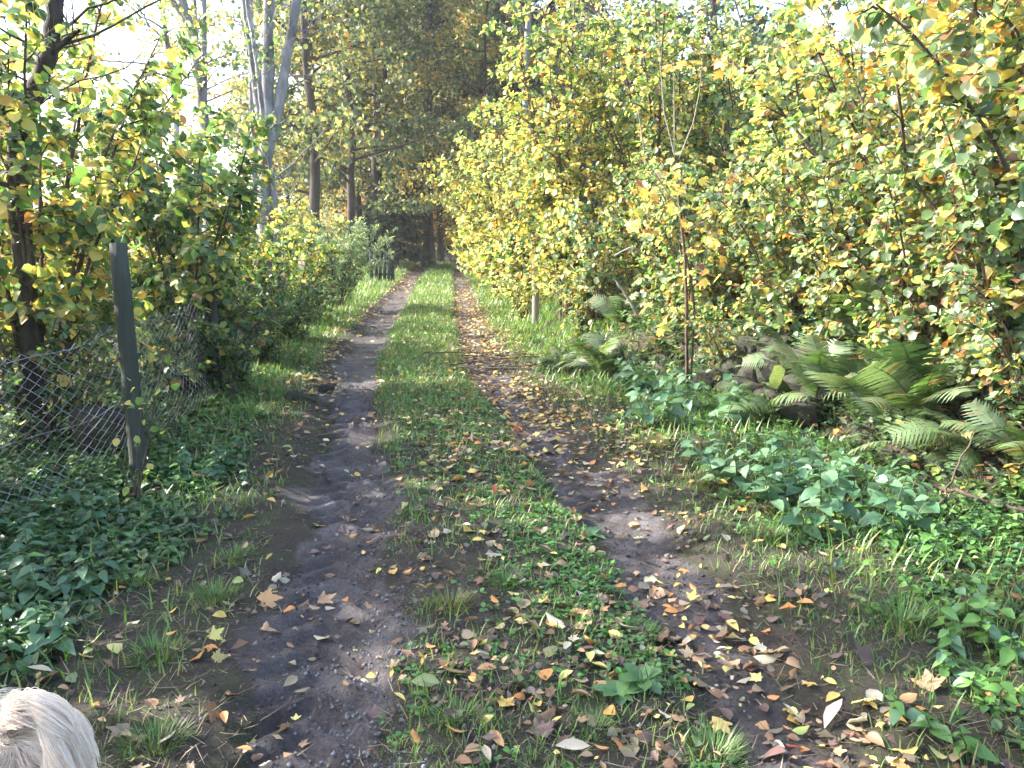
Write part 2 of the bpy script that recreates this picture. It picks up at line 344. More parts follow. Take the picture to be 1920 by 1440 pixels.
# ------------------------------------------------------------------ forest trees (variants share their meshes)
def tree_meshes(seed, H, cb, cr, nleaf, lsize, pal, w, tr, bark, lean=0.0, fork=False):
    r = np.random.default_rng(seed); tb = Tubes()
    m = 16; t = np.linspace(0, 1, m)
    wob = np.cumsum(r.normal(0, 0.05, (m, 2)), 0); wob -= wob[0]
    P = np.stack([wob[:, 0] + lean * t * H * 0.1, wob[:, 1], t * H - 0.25], -1)
    tb.add(P, tr * (1 - 0.85 * t) + tr * 0.35 * np.exp(-t * 30), 9)
    tips = []
    nb = 34
    for j in range(nb):
        tt = cb / H + (1 - cb / H) * (j + r.random()) / nb * 0.97
        b = np.array([np.interp(tt, t, P[:, k]) for k in range(3)])
        az = r.random() * 2 * np.pi; prof = math.sin(math.pi * min(1, 0.22 + 0.78 * (tt - cb / H) / (1 - cb / H)) ** 0.8) 
        L = cr * (0.35 + 0.75 * prof) * (0.7 + 0.5 * r.random())
        q = np.linspace(0, 1, 7); rise = 0.15 + 0.5 * r.random()
        B = b + np.stack([np.cos(az) * L * q, np.sin(az) * L * q, L * (rise * q - 0.1 * q * q)], -1) + np.cumsum(r.normal(0, 0.06, (7, 3)), 0) * q[:, None]
        tb.add(B, tr * 0.30 * (1 - tt * 0.5) * (1 - 0.9 * q) + 0.006, 5)
        for _ in range(4):
            qq = 0.3 + 0.7 * r.random(); c = np.array([np.interp(qq, q, B[:, k]) for k in range(3)])
            d = nrm(np.array([math.cos(az), math.sin(az), 0.2]) + r.normal(0, 0.7, 3)); l2 = L * 0.45 * (0.5 + r.random() * 0.7)
            S = c + d * np.linspace(0, 1, 5)[:, None] * l2 + np.array([0, 0, -0.12]) * (np.linspace(0, 1, 5) ** 2)[:, None]
            tb.add(S, np.linspace(tr * 0.07 + 0.005, 0.004, 5), 4); tips.append(S)
    tips = np.array(tips)                                            # (k,5,3)
    k = r.integers(0, len(tips), nleaf); f = r.random(nleaf) ** 0.7 * 3.99; a = f.astype(int); f = (f - a)[:, None]
    pos = tips[k, a] * (1 - f) + tips[k, a + 1] * f + r.normal(0, 0.20, (nleaf, 3)) * np.array([1, 1, 0.55])
    d = r.normal(0, 1, (nleaf, 3)) + np.array([0, 0, -0.5]); n_ = r.normal(0, 0.7, (nleaf, 3)) + np.array([0, 0, 0.9])
    w = np.asarray(w, float); base = r.random((len(tips), len(w))) ** 2.0 + 0.15; pk = base * w; pk /= pk.sum(1, keepdims=True)
    ci = (np.cumsum(pk[k], 1) < r.random((nleaf, 1))).sum(1).clip(0, len(w) - 1)
    c = np.asarray(pal)[ci] * (1 + 0.3 * (r.random((nleaf, 1)) * 2 - 1))
    crown = scattered('crown', T_FAR, pos, frames(d, n_), lsize * (0.7 + 0.6 * r.random(nleaf)), c, M['far_leaf'])
    return tb.mesh('trunk', bark), crown
def spruce_meshes(seed, H, cb, cr, n):
    r = np.random.default_rng(seed); tb = Tubes(); t = np.linspace(0, 1, 10)
    tb.add(np.stack([0 * t, 0 * t, t * H - 0.2], -1), 0.018 * H * (1 - 0.93 * t), 8)
    pos = []; d = []
    nb = int(n / 70)
    for j in range(nb):
        tt = (j + r.random()) / nb; z = cb + (H - cb) * tt; L = cr * (1 - tt) ** 0.8 * (0.75 + 0.4 * r.random()) + 0.15; az = r.random() * 6.283
        q = np.linspace(0, 1, 6); B = np.stack([np.cos(az) * L * q, np.sin(az) * L * q, z - L * 0.35 * q + L * 0.15 * q * q], -1)
        tb.add(B, 0.02 * (1 - 0.85 * q), 4)
        qq = 0.12 + 0.88 * r.random(70); p = np.stack([np.interp(qq, q, B[:, k]) for k in range(3)], -1)
        sd = np.stack([-np.sin(az) * np.ones(70), np.cos(az) * np.ones(70), np.zeros(70)], -1) * r.choice([-1, 1], (70, 1))
        dd = np.array([math.cos(az), math.sin(az), 0]) * 0.7 + sd * (0.4 + 0.8 * r.random((70, 1))) + np.array([0, 0, -0.7]) * r.random((70, 1))
        pos.append(p + dd * 0.05); d.append(dd)
    pos = np.concatenate(pos); d = np.concatenate(d); k = len(pos)
    c = tints(r, k, [(0.022, 0.05, 0.032), (0.035, 0.075, 0.045), (0.014, 0.032, 0.02)], [1, 1, 1])
    crown = scattered('crown', T_NEEDLE, pos, frames(d, r.normal(0, 0.4, (k, 3)) + [0, 0, 1]), (0.25 + 0.3 * r.random(k)) * (0.7 + cr * 0.15), c, M['needle'])
    return tb.mesh('trunk', M['bark_dark']), crown
FG = [(0.06, 0.10, 0.06), (0.12, 0.165, 0.085), (0.25, 0.27, 0.11), (0.50, 0.42, 0.14), (0.48, 0.30, 0.08), (0.42, 0.20, 0.06)]
VAR = {
    'olive': tree_meshes(101, 15, 3.2, 2.9, 12000, 0.16, FG, [3, 4, 4, 2, 0.6, 0.2], 0.17, M['bark_dark']),
    'olive2': tree_meshes(102, 17, 2.6, 3.1, 12000, 0.16, FG, [4, 4, 3, 1.2, 0.4, 0.1], 0.20, M['bark_dark'], 0.5),
    'green': tree_meshes(103, 14, 2.4, 3.0, 13000, 0.16, FG, [6, 4, 1.5, 0.4, 0.1, 0.0], 0.16, M['bark_dark']),
    'gold': tree_meshes(104, 13, 1.4, 3.0, 12000, 0.15, FG, [0.8, 2, 3.5, 3.0, 2, 0.8], 0.14, M['bark_dark']),
    'orange': tree_meshes(105, 9, 0.9, 2.6, 9000, 0.14, FG, [0.4, 1, 1.5, 2.5, 4, 3], 0.10, M['bark_dark']),
    'thin': tree_meshes(106, 12, 4.5, 1.5, 1500, 0.11, FG, [1, 2, 3, 3, 1, 0.2], 0.08, M['bark_grey'], 0.3),
    'spruce': spruce_meshes(107, 19, 2.5, 3.4, 16000),
    'dark_spruce': spruce_meshes(108, 6.5, 0.7, 1.5, 9000),
}
def put_tree(kind, x, y, sc, rot, name, label, group):
    o = thing(name, (x, y, gz(x, y)), label, 'tree', group); o.scale = (sc, sc, sc); o.rotation_euler = (0, 0, rot)
    link('trunk', VAR[kind][0], o); link('crown', VAR[kind][1], o)
    return o
GF = 'forest trees around the far end of the lane'
FOREST = [
    ('olive', -5.5, 24, 1.0, 0.3, 'dark slender tree nearest the silvery multi stemmed tree, on its right'),
    ('olive2', -6.9, 30, 1.0, 1.2, 'dark tree behind the nearest slender forest tree on the left'),
    ('green', -5.2, 27.5, 0.95, 2.2, 'dark trunked tree rising behind the pale willow shrub'),
    ('olive', -5.0, 32, 1.05, 4.1, 'straight dark tree between the willow shrub and the dark little spruce'),
    ('green', -6.2, 36, 1.1, 5.0, 'green tree deep in the wood left of the path'),
    ('olive2', -4.9, 37, 1.0, 3.3, 'dark tree just left of the small black spruce'),
    ('olive2', -3.55, 35.5, 1.15, 0.9, 'thick dark tree standing at the end of the path'),
    ('green', -3.2, 38.5, 1.0, 2.9, 'second dark tree directly behind the thick one at the path end'),
    ('olive', -2.4, 42, 1.0, 1.7, 'dark tree in the shadow just right of the path end'),
    ('gold', -8.6, 33, 1.05, 0.4, 'golden beech glowing behind the silvery multi stemmed tree'),
    ('orange', -6.5, 40, 1.1, 1.9, 'orange beech low in the wood left of the path end'),
    ('orange', -4.2, 46, 1.2, 4.4, 'orange leaved tree glowing in the gap beyond the path end'),
    ('orange', -2.7, 49, 1.2, 0.5, 'orange beech straight behind the thick dark tree'),
    ('green', -3.9, 52, 1.0, 0.5, 'dark tree closing the view straight beyond the path'),
    ('olive', -1.9, 55, 1.0, 3.5, 'dark tree closing the view beyond the path, right'),
    ('olive2', -5.6, 56, 1.0, 3.5, 'dark tree closing the view beyond the path, left'),
    ('orange', -4.5, 39, 0.6, 0.5, 'small orange beech glowing behind the black spruce'),
    ('orange', -3.6, 40.5, 0.6, 2.5, 'small orange beech glowing in the dark path end'),
    ('green', -4.7, 44.5, 1.1, 1.5, 'dark green tree deep in the wood behind the black spruce'),
    ('green', -2.0, 47, 1.1, 4.0, 'dark green tree deep in the wood right of the path end'),
    ('olive2', -1.7, 40, 1.0, 5.5, 'dark trunked tree at the right of the path end'),
    ('gold', -8.0, 42, 1.1, 3.0, 'yellow tree at the far left of the wood'),
    ('olive', -1.2, 36, 1.0, 0.2, 'olive leaved tree right of the path end'),
    ('gold', -1.0, 30, 0.8, 5.2, 'yellow leaved tree overhanging the right of the far path'),
    ('olive2', 0.4, 33, 1.0, 2.0, 'tall olive tree behind the yellow hazels, top centre'),
    ('thin', 0.05, 21, 1.25, 0.2, 'pale thin tree above the yellow hazel, top centre'),
    ('thin', 2.75, 21.5, 1.2, 2.1, 'pale thin tree standing behind the hazels right of centre'),
    ('green', 2.6, 27, 1.0, 4.6, 'green tree behind the tall yellow green hazel'),
    ('green', 5.4, 24, 0.95, 0.8, 'dark green tree in the gap above the maple sapling'),
    ('thin', -7.3, 20, 1.15, 4.0, 'thin bare pole tree in the bright gap, left'),
    ('thin', -6.9, 22.5, 1.2, 1.1, 'thin bare pole tree in the bright gap, right'),
    ('thin', -8.3, 24, 1.1, 2.7, 'thin sparse tree against the white sky above the left hedge'),
]
for kd, x, y, s_, ro, lab in FOREST:
    put_tree(kd, x, y, s_, ro, {'gold': 'beech_tree', 'orange': 'beech_tree', 'thin': 'thin_tree'}.get(kd, 'forest_tree'), lab, GF)
put_tree('green', -8.8, 4.6, 0.50, 0.7, 'unseen_tree', 'unseen bushy tree added left of the hedge to shade the foreground', None)  # outside the frame, added to keep direct sun off the foreground
put_tree('green', -9.3, 8.3, 0.46, 2.4, 'unseen_tree', 'unseen bushy tree added out to the left to shade the left track', None)  # outside the frame, added to block sun streaks on the left rut
put_tree('olive2', -8.8, 0.4, 0.42, 0.7, 'unseen_tree', 'unseen bushy tree left of the hedge, behind the viewer', None)  # third tree of this row, also outside the frame
put_tree('spruce', -1.3, 40, 0.9, 0.0, 'spruce_tree', 'tall blue green spruce behind the trees right of the path end', GF)
put_tree('spruce', 1.6, 38, 1.0, 1.0, 'spruce_tree', 'tall blue green spruce behind the yellow hazels', GF)
put_tree('dark_spruce', -4.35, 32.5, 0.85, 0.0, 'spruce_tree', 'small black spruce beside the far left end of the path', GF)
put_tree('dark_spruce', -2.2, 45, 1.4, 1.0, 'spruce_tree', 'dark spruce closing the tunnel right of the path end', GF)
put_tree('dark_spruce', -3.9, 48, 1.5, 3.0, 'spruce_tree', 'dark spruce closing the tunnel straight ahead', GF)
put_tree('dark_spruce', -4.9, 35.0, 0.8, 2.0, 'spruce_tree', 'small dark spruce behind the black one at the path end', GF)
# the wood beyond, one mass
n = 26000; wy = rng.uniform(50, 75, n); wx = rng.uniform(-15, 26, n) - (wy - 50) * 0.1; wz = rng.random(n) ** 0.8 * 13 * (0.6 + 0.5 * vnoise(wx / 3, wy / 3, 50))
me = scattered('distant_wood', T_FAR, np.stack([wx, wy, wz], -1), frames(rng.normal(0, 1, (n, 3)), rng.normal(0, 0.7, (n, 3)) + [0, 0, 0.7]), rng.uniform(0.35, 0.7, n),
               tints(rng, n, FG, [6, 4, 2, 0.8, 0.8, 0.5], 0.3), M['far_leaf'])
tag(link('distant_wood', me), 'dim mass of woodland beyond the end of the path', 'woodland', kind='stuff')

# ------------------------------------------------------------------ the silvery multi stemmed tree and the leaning one, left
def limb_tree(name, label, base, stems, bark, group=None, nleaf=0, pal=None, w=None, seed=0, lsize=0.09, zmin=2.0):
    r = np.random.default_rng(seed); o = thing(name, tuple(base), label, 'tree', group)
    twig = []
    for pts, r0, r1 in stems:
        tb = Tubes()
        P = np.array(pts) - base; m = len(P); q = np.linspace(0, 1, m); qq = np.linspace(0, 1, m * 5)
        S = np.stack([np.interp(qq, q, P[:, k]) for k in range(3)], -1)
        ker = np.ones(5) / 5
        for k in range(3): S[:, k] = np.convolve(np.pad(S[:, k], 2, mode='edge'), ker, 'valid')
        S += r.normal(0, 0.12 * r1, S.shape)
        tb.add(S, np.linspace(r0, r1, len(S)) * (1 + 0.06 * r.normal(0, 1, len(S))), 9)
        for _ in range(9):
            a = int((0.35 + 0.62 * r.random()) * (len(S) - 1)); d = nrm(np.array([r.normal(), r.normal(), 0.9])); l = (0.3 + 0.9 * r.random()) * (0.6 + 8 * r1)
            B = S[a] + d * np.linspace(0, 1, 7)[:, None] * l + np.cumsum(r.normal(0, 0.03, (7, 3)), 0)
            tb.add(B, np.linspace(max(0.006, r1 * 0.28), 0.004, 7), 4); twig.append(B)
        link('trunk', tb.mesh('trunk', bark), o)
    if nleaf:
        tw = np.array(twig); tw = tw[tw[:, 0, 2] > zmin - 0.5]
        k = r.integers(0, len(tw), nleaf); a = r.integers(1, 7, nleaf)
        pos = tw[k, a] + r.normal(0, 0.12, (nleaf, 3))
        link('crown', scattered('crown', T_HAZEL[0], pos, frames(r.normal(0, 1, (nleaf, 3)) + [0, 0, -.5], r.normal(0, .6, (nleaf, 3)) + [0, 0, 1]), lsize * r.uniform(0.7, 1.2, nleaf), tints(r, nleaf, pal, w), M['leaf']), o)
    return o
Y = 13.0; b = at(497, 600, Y); b[2] = gz(b[0], Y) - 0.1
limb_tree('silver_tree', 'tall silvery grey multi stemmed tree left of the path', b, [
    ([b, at(496, 470, Y), at(498, 330, Y), at(505, 230, Y), at(502, 120, Y), at(505, 0, Y), at(500, -160, Y), at(490, -420, Y)], 0.12, 0.06),
    ([at(508, 270, Y), at(525, 190, Y), at(538, 100, Y), at(558, 0, Y), at(590, -150, Y), at(640, -380, Y)], 0.085, 0.05),
    ([at(498, 300, Y), at(485, 210, Y + .1), at(470, 100, Y + .2), at(456, 0, Y + .2), at(440, -200, Y + .3)], 0.055, 0.03),
    ([at(497, 330, Y), at(492, 200, Y - .2), at(478, 90, Y - .3), at(462, 0, Y - .3), at(455, -150, Y - .3)], 0.045, 0.022),
    ([b + [0.22, 0.1, 0], at(520, 470, Y), at(514, 380, Y), at(507, 310, Y)], 0.065, 0.05),
], M['bark_grey'], nleaf=350, pal=[DGREEN, GREEN, YGREEN], w=[2, 3, 1], seed=3, lsize=0.07, zmin=4)
Y = 16.0; b = at(390, 560, Y); b[2] = gz(b[0], Y) - 0.1
limb_tree('grey_tree', 'grey forked tree leaning left in the bright gap above the hedge', b, [
    ([b, at(392, 400, Y), at(386, 260, Y), at(374, 150, Y), at(362, 70, Y), at(342, 0, Y), at(310, -120, Y), at(260, -300, Y)], 0.12, 0.05),
    ([at(368, 90, Y), at(352, 45, Y), at(325, 5, Y), at(300, -40, Y), at(250, -120, Y)], 0.06, 0.03),
    ([at(384, 220, Y), at(384, 110, Y), at(383, 0, Y), at(395, -160, Y)], 0.05, 0.03),
], M['bark_grey'], nleaf=700, pal=[GREEN, YGREEN, YELLOW], w=[2, 3, 2], seed=4, lsize=0.08, zmin=3)
Y = 5.75; b = at(70, 905, Y); b[2] = gz(b[0], Y) - 0.1
limb_tree('crooked_tree', 'dark crooked trunk behind the wire fence at the left edge', b, [
    ([b, at(64, 700, Y), at(52, 540, Y), at(38, 410, Y), at(26, 300, Y), at(48, 215, Y), at(80, 140, Y), at(100, 60, Y), at(104, -20, Y), at(120, -250, Y), at(90, -600, Y)], 0.072, 0.045),
    ([at(96, 100, Y), at(125, 75, Y - .05), at(150, 55, Y - .1)], 0.022, 0.013),
    ([at(60, 200, Y), at(20, 225, Y + .1), at(-40, 190, Y + .2)], 0.025, 0.012),
    ([at(30, 350, Y), at(0, 345, Y - .1), at(-60, 300, Y - .2)], 0.02, 0.01),
], M['bark_dark'], nleaf=0, seed=5)

# ------------------------------------------------------------------ shrubs
LEAFPOOL = {}
def pool(kind, shapes, pal, mat):
    """alike leaves share mesh data: one mesh for each shape and colour"""
    key = kind
    if key not in LEAFPOOL:
        r = np.random.default_rng(len(LEAFPOOL) + 900); L = []
        for c in pal:
            row = []
            for T in shapes:
                for q in range(2):
                    cc = np.array(c) * (0.8 + 0.4 * r.random()); row.append(mesh_np('leaf', T[0], T[1], mat, np.repeat(cc[None], len(T[0]), 0)))
            L.append(row)
        LEAFPOOL[key] = L
    return LEAFPOOL[key]
SH = [DGREEN, GREEN, BGREEN, PGREEN, YGREEN, YELLOW, GOLD, ORANGE, BROWN, (0.27, 0.34, 0.21)]
def shrub(name, label, x, y, H, R, nstem, nleaf, lsize, w, seed, cat='shrub', group=None, top_w=None, nparts=0, bark=None, arch=0.5, shapes=None, low=0.08, lean=(0, 0), droop=0.3, spread_up=0.45, zoff=0.0):
    r = np.random.default_rng(seed); z0 = gz(x, y) + zoff; o = thing(name, (x, y, z0), label, cat, group)
    bark = bark or M['bark_brown']; far = T_OVAL_FAR if shapes is T_OVAL else (T_HAZEL_FAR if shapes is None else shapes); shapes = shapes or T_HAZEL
    segA = []; segB = []; wt = []
    def note(B, k):
        segA.append(B[:-1]); segB.append(B[1:]); wt.append(np.linalg.norm(B[1:] - B[:-1], axis=1) * k)
    for s_ in range(nstem):
        az = 2 * np.pi * (s_ + r.random()) / nstem; rad = R * (0.25 + 0.75 * r.random()); hh = H * (0.72 + 0.33 * r.random()) * (1 - 0.25 * (rad / R) ** 2)
        t = np.linspace(0, 1, 12); pw = 1.0 + arch
        P = np.stack([np.cos(az) * (0.06 + rad * t ** pw) + lean[0] * t * t, np.sin(az) * (0.06 + rad * t ** pw) + lean[1] * t * t, hh * (t - 0.18 * arch * t ** 3) / (1 - 0.18 * arch) - 0.1 * (1 - t)], -1)
        P += np.cumsum(r.normal(0, 0.018 * H / 3, (12, 3)), 0) * t[:, None]
        tb = Tubes(); r0 = 0.0065 * H * (0.6 + 0.7 * r.random()); tb.add(P, r0 * (1 - 0.85 * t) + 0.002, 5)
        note(P[7:], 1.0)
        nb = int(9 + H * 3)
        for j in range(nb):
            tt = low + (1 - low) * (j + r.random()) / nb
            b = np.array([np.interp(tt, t, P[:, k]) for k in range(3)]); a2 = az + r.normal(0, 1.1) if r.random() < 0.7 else r.random() * 6.283
            L = (0.22 + 0.30 * r.random()) * H * 0.36 * (1.15 - 0.65 * tt)
            d = np.array([math.cos(a2), math.sin(a2), spread_up + 0.5 * r.random()]); d /= np.linalg.norm(d); q = np.linspace(0, 1, 5)
            B = b + d * (L * q)[:, None] + np.array([0, 0, -droop * L]) * (q ** 2)[:, None] + np.cumsum(r.normal(0, 0.014, (5, 3)), 0)
            tb.add(B, (r0 * 0.35 * (1 - 0.8 * q) + 0.0016), 3); note(B[1:], 1.2)
            for _ in range(3):
                c0 = B[r.integers(1, 5)]; d2 = nrm(d + r.normal(0, 0.7, 3)); l2 = L * (0.25 + 0.35 * r.random()); q2 = np.linspace(0, 1, 3)
                S = c0 + d2 * (l2 * q2)[:, None] + np.array([0, 0, -0.2 * l2]) * (q2 ** 2)[:, None]
                (tb.add(S, np.linspace(0.0028, 0.0012, 3), 3) if r.random() < 0.6 else None); note(S, 1.5)
        link('stem', tb.mesh('stem', bark), o)
    A = np.concatenate(segA); Bq = np.concatenate(segB); ww = np.concatenate(wt); ww /= ww.sum()
    k = r.choice(len(A), nleaf, p=ww); f = r.random((nleaf, 1)); pos = A[k] * (1 - f) + Bq[k] * f
    td = nrm(Bq[k] - A[k]); out = nrm(pos * np.array([1, 1, 0]) + 1e-3)
    sd = nrm(np.cross(td, r.normal(0, 1, (nleaf, 3))))
    d = td * 0.5 + sd * 0.9 + np.array([0, 0, -0.45]); n_ = np.array([0, 0, 1.0]) + out * 0.55 + r.normal(0, 0.42, (nleaf, 3))
    pos = pos + nrm(sd) * 0.15 * lsize
    Rm = frames(d, n_); sz = lsize * (0.42 + 0.82 * r.random(nleaf) ** 1.2)
    zn = np.clip(pos[:, 2] / H, 0, 1); pad = lambda q: np.pad(np.asarray(q, float), (0, len(SH) - len(q))); w0 = pad(w); w1 = pad(top_w if top_w is not None else w)
    patch = fbm(pos[:, 0] * 1.6 + seed, pos[:, 2] * 1.6 + pos[:, 1], 60)[:, None]
    mixw = np.clip(sstep(0.3, 0.95, zn)[:, None] + (patch - 0.5) * 1.2, 0, 1)
    pk = w0 / w0.sum() * (1 - mixw) + w1 / w1.sum() * mixw
    ci = (np.cumsum(pk, 1) < r.random((nleaf, 1))).sum(1).clip(0, len(SH) - 1)
    keep = np.ones(nleaf, bool)
    if nparts:
        Wp = pos + np.array([x, y, z0]); u, v, dep = project(Wp)
        inn = (u > 0) & (u < 1920) & (v > 0) & (v < 1440)
        score = np.where(inn, sz / dep, 0); idx = np.argsort(-score)[:nparts]; idx = idx[inn[idx]]
        P_ = pool('shrub%d' % id(shapes), shapes, SH, M['leaf'])
        for q in idx:
            lo = link('leaf', P_[ci[q]][r.integers(0, len(P_[0]))], o); lo.matrix_local = mat4(pos[q], Rm[q], sz[q])
        keep[idx] = False
    c = np.asarray(SH)[ci] * (1 + 0.25 * (r.random((nleaf, 1)) * 2 - 1)) * (1 + 0.08 * (r.random((nleaf, 3)) * 2 - 1))
    ks = np.where(keep)[0]; third = np.array_split(r.permutation(ks), len(far))
    Vs = []; Fs = []; Cs = []; off = 0
    for T, ii in zip(far, third):
        TV = np.einsum('nij,nkj->nki', Rm[ii], T[0][None] * sz[ii][:, None, None]) + pos[ii][:, None]
        Vs.append(TV.reshape(-1, 3)); Fs.append((T[1][None] + (np.arange(len(ii)) * len(T[0]))[:, None, None]).reshape(-1, 3) + off); off += TV.shape[0] * TV.shape[1]
        Cs.append(np.repeat(c[ii], len(T[0]), 0))
    fo = link('foliage', mesh_np('foliage', np.concatenate(Vs), np.concatenate(Fs), M['leaf'], np.concatenate(Cs)), o); fo['kind'] = 'stuff'
    return o
#        DG  G   BG  PG  YG  Y   GO  OR  BR
W_LG = [1.8, 4, 3, 2.5, 3.2, 1.6, 0.5, 0.0, 0.1, 0.6]
W_LY = [1, 2, 2, 1, 3, 4, 2, 0.3, 0.2]
W_YG = [0.8, 2.6, 1.4, 1.8, 3.2, 3, 1.1, 0.3, 0.3]
W_YY = [0.4, 1.6, 1.4, 1.4, 3.6, 4.5, 1.5, 0.3, 0.3, 0.5]
W_RG = [1.2, 2.6, 0.8, 4.5, 1.4, 1.6, 1.2, 0.4, 0.7, 3]
W_RO = [0.3, 0.8, 0.5, 1.5, 1.8, 5, 4.8, 1.5, 0.3, 1.8]  # autumn golds, weighted up to imitate sunlit glow in the bush tops
GL, GR = 'hazel shrubs of the left hedge', 'hazel shrubs along the right bank'
shrub('hazel_shrub', 'big leaved shrub behind the near fence post, leaves yellow low down', -3.35, 5.9, 3.3, 1.2, 11, 5200, 0.084, W_LY, 21, group=GL, top_w=W_LG, nparts=280, low=0.27)
shrub('hazel_shrub', 'dense dark green round leaved shrub right of the near fence post', -2.95, 7.7, 2.75, 1.1, 12, 7000, 0.082, W_LG, 22, group=GL, top_w=W_LG, nparts=280)
shrub('hazel_shrub', 'tall green and yellow shrub behind the crooked trunk', -4.5, 8.3, 4.3, 1.7, 12, 7600, 0.085, W_LY, 23, group=GL, top_w=W_YG, nparts=120)
shrub('hazel_shrub', 'sparse upright yellow green shrub under the leaning grey tree', -4.4, 10.6, 3.3, 1.3, 9, 4000, 0.09, W_YG, 24, group=GL, top_w=W_LG)
shrub('hazel_shrub', 'green undergrowth bush on the left verge beyond the dense dark shrub', -3.15, 9.7, 1.9, 0.85, 10, 3000, 0.07, W_LG, 32, group=GL, top_w=W_YG)
shrub('hazel_shrub', 'green undergrowth bush on the left verge before the willow shrub', -3.35, 13.2, 1.8, 0.9, 10, 3000, 0.07, W_LG, 33, group=GL, top_w=W_YG)
shrub('hazel_shrub', 'bright yellow green bush in front of the silvery tree', -3.55, 11.6, 2.1, 0.9, 8, 2600, 0.075, W_YG, 25, group=GL, top_w=W_YG)
shrub('hazel_shrub', 'olive bush right of the foot of the silvery tree', -4.1, 15.2, 2.3, 1.1, 8, 2600, 0.07, W_YG, 26, group=GL, top_w=W_LY)
shrub('hazel_shrub', 'yellow bush at the wood edge behind the silvery tree', -6.2, 18, 2.8, 1.6, 8, 2600, 0.09, W_LY, 27, group=GL, top_w=W_YY)
shrub('hazel_shrub', 'leafy hedge bush overhanging the left edge of view', -3.9, 4.2, 3.4, 1.2, 10, 4600, 0.095, W_LG, 28, group=GL, top_w=W_LY)  # mostly out of frame, added to shade the foreground
shrub('hazel_shrub', 'unseen hedge bush left of the dog, added for its shade', -4.2, 2.3, 3.4, 1.3, 9, 4200, 0.10, W_LG, 29, group=GL)  # hedge carried on outside the frame, added to cast foreground shade
shrub('hazel_shrub', 'hedge bush on the left behind the viewer', -4.4, 0.2, 3.4, 1.3, 10, 4800, 0.10, W_LG, 30, group=GL)
shrub('hazel_shrub', 'tall yellow green bush far left behind the hedge', -7.0, 11.5, 3.4, 1.6, 8, 3000, 0.10, W_LY, 31, group=GL, top_w=W_YG)
# right side
shrub('hazel_shrub', 'big leaved bush at the right edge above the ferns', 3.3, 4.9, 3.4, 1.45, 12, 7200, 0.086, W_RG, 41, group=GR, top_w=W_RO, nparts=290)
shrub('hazel_shrub', 'dense bush above the mossy stones with pale green leaves', 3.15, 6.5, 3.3, 1.4, 12, 7200, 0.076, W_RG, 42, group=GR, top_w=W_RO, nparts=290)
shrub('hazel_shrub', 'bush left of the dense right bush with yellowing leaves', 2.95, 8.2, 2.7, 1.25, 12, 8000, 0.070, W_RG, 43, group=GR, top_w=W_YG, nparts=200)
shrub('hazel_shrub', 'tall golden orange bush glowing at the upper right', 4.6, 7.6, 4.8, 1.7, 11, 4600, 0.088, W_RG, 44, group=GR, top_w=W_RO, nparts=200)
shrub('hazel_shrub', 'golden bush top right behind the big leaved bush', 4.7, 5.6, 4.4, 1.5, 10, 4200, 0.088, W_RG, 45, group=GR, top_w=W_RO)
shrub('hazel_shrub', 'green shrub in the recess behind the maple sapling', 3.1, 11.2, 3.9, 1.4, 12, 8000, 0.080, W_LG, 46, group=GR, top_w=W_RG)
shrub('hazel_shrub', 'tall yellow hazel beside the grey post right of the path', 0.75, 12.0, 4.6, 1.35, 13, 10500, 0.078, W_YY, 47, group=GR, top_w=W_YG, nparts=260)
shrub('hazel_shrub', 'green and yellow hazel right of the tall yellow one', 1.95, 11.4, 4.2, 1.3, 12, 9000, 0.078, W_YG, 48, group=GR, top_w=W_YG, nparts=160)
shrub('hazel_shrub', 'yellow hazel leaning over the path beyond the tall one', 0.1, 16.0, 4.2, 1.4, 12, 7000, 0.09, W_YY, 49, group=GR, top_w=W_YY)
shrub('hazel_shrub', 'yellow bush halfway along the right of the path', -0.35, 20.5, 4.6, 1.5, 12, 6500, 0.09, W_YY, 50, group=GR, top_w=W_YG)
shrub('hazel_shrub', 'farthest yellow bush on the right of the path', -0.9, 26, 5.0, 1.6, 12, 6000, 0.10, W_YY, 51, group=GR, top_w=W_YY)
shrub('hazel_shrub', 'tall green bush behind the hazels, upper centre right', 2.6, 15.5, 5.6, 1.8, 12, 8000, 0.10, W_YG, 52, group=GR, top_w=W_LG)
shrub('hazel_shrub', 'tall hazel filling the upper right gap behind the sapling', 4.6, 11.2, 4.4, 1.6, 11, 4200, 0.085, W_YG, 53, group=GR, top_w=W_YY)
shrub('hazel_shrub', 'green hazel behind the two hazels right of centre', 4.6, 15.0, 5.0, 1.8, 11, 4500, 0.10, W_YG, 54, group=GR, top_w=W_YG)
shrub('hazel_shrub', 'shaded bush closing the far end of the path on the right', -1.3, 33, 5.0, 1.8, 12, 5000, 0.12, W_YG, 56, group=GR, top_w=W_YG)
# pale willow shrub, brambles
shrub('willow_shrub', 'rounded pale grey green willow shrub left of the far path', -3.35, 16.4, 1.85, 1.2, 30, 9000, 0.085, [0.1, 0.3, 0.3, 3, 0.4, 0.1, 0, 0, 0, 8], 61, shapes=[hexa(0.13, 0.12, 0.05, -0.05), hexa(0.15, 0.10, 0.08, -0.2)], arch=0.7, low=0.25, droop=0.1, spread_up=0.9)
GB = 'brambles on the verges'
W_BR = [5, 3, 0.5, 2.5, 0.6, 0.3, 0.1, 0.1, 0.5]
shrub('bramble_bush', 'dark bramble tangle beside the fence behind the near post', -2.60, 7.6, 0.95, 0.85, 11, 2300, 0.06, W_BR, 71, group=GB, arch=1.1, droop=0.6, shapes=T_OVAL, low=0.05)
shrub('bramble_bush', 'dark bramble tangle on the left verge, midway', -2.78, 9.4, 1.05, 0.95, 11, 2500, 0.06, W_BR, 72, group=GB, arch=1.1, droop=0.6, shapes=T_OVAL, low=0.05)
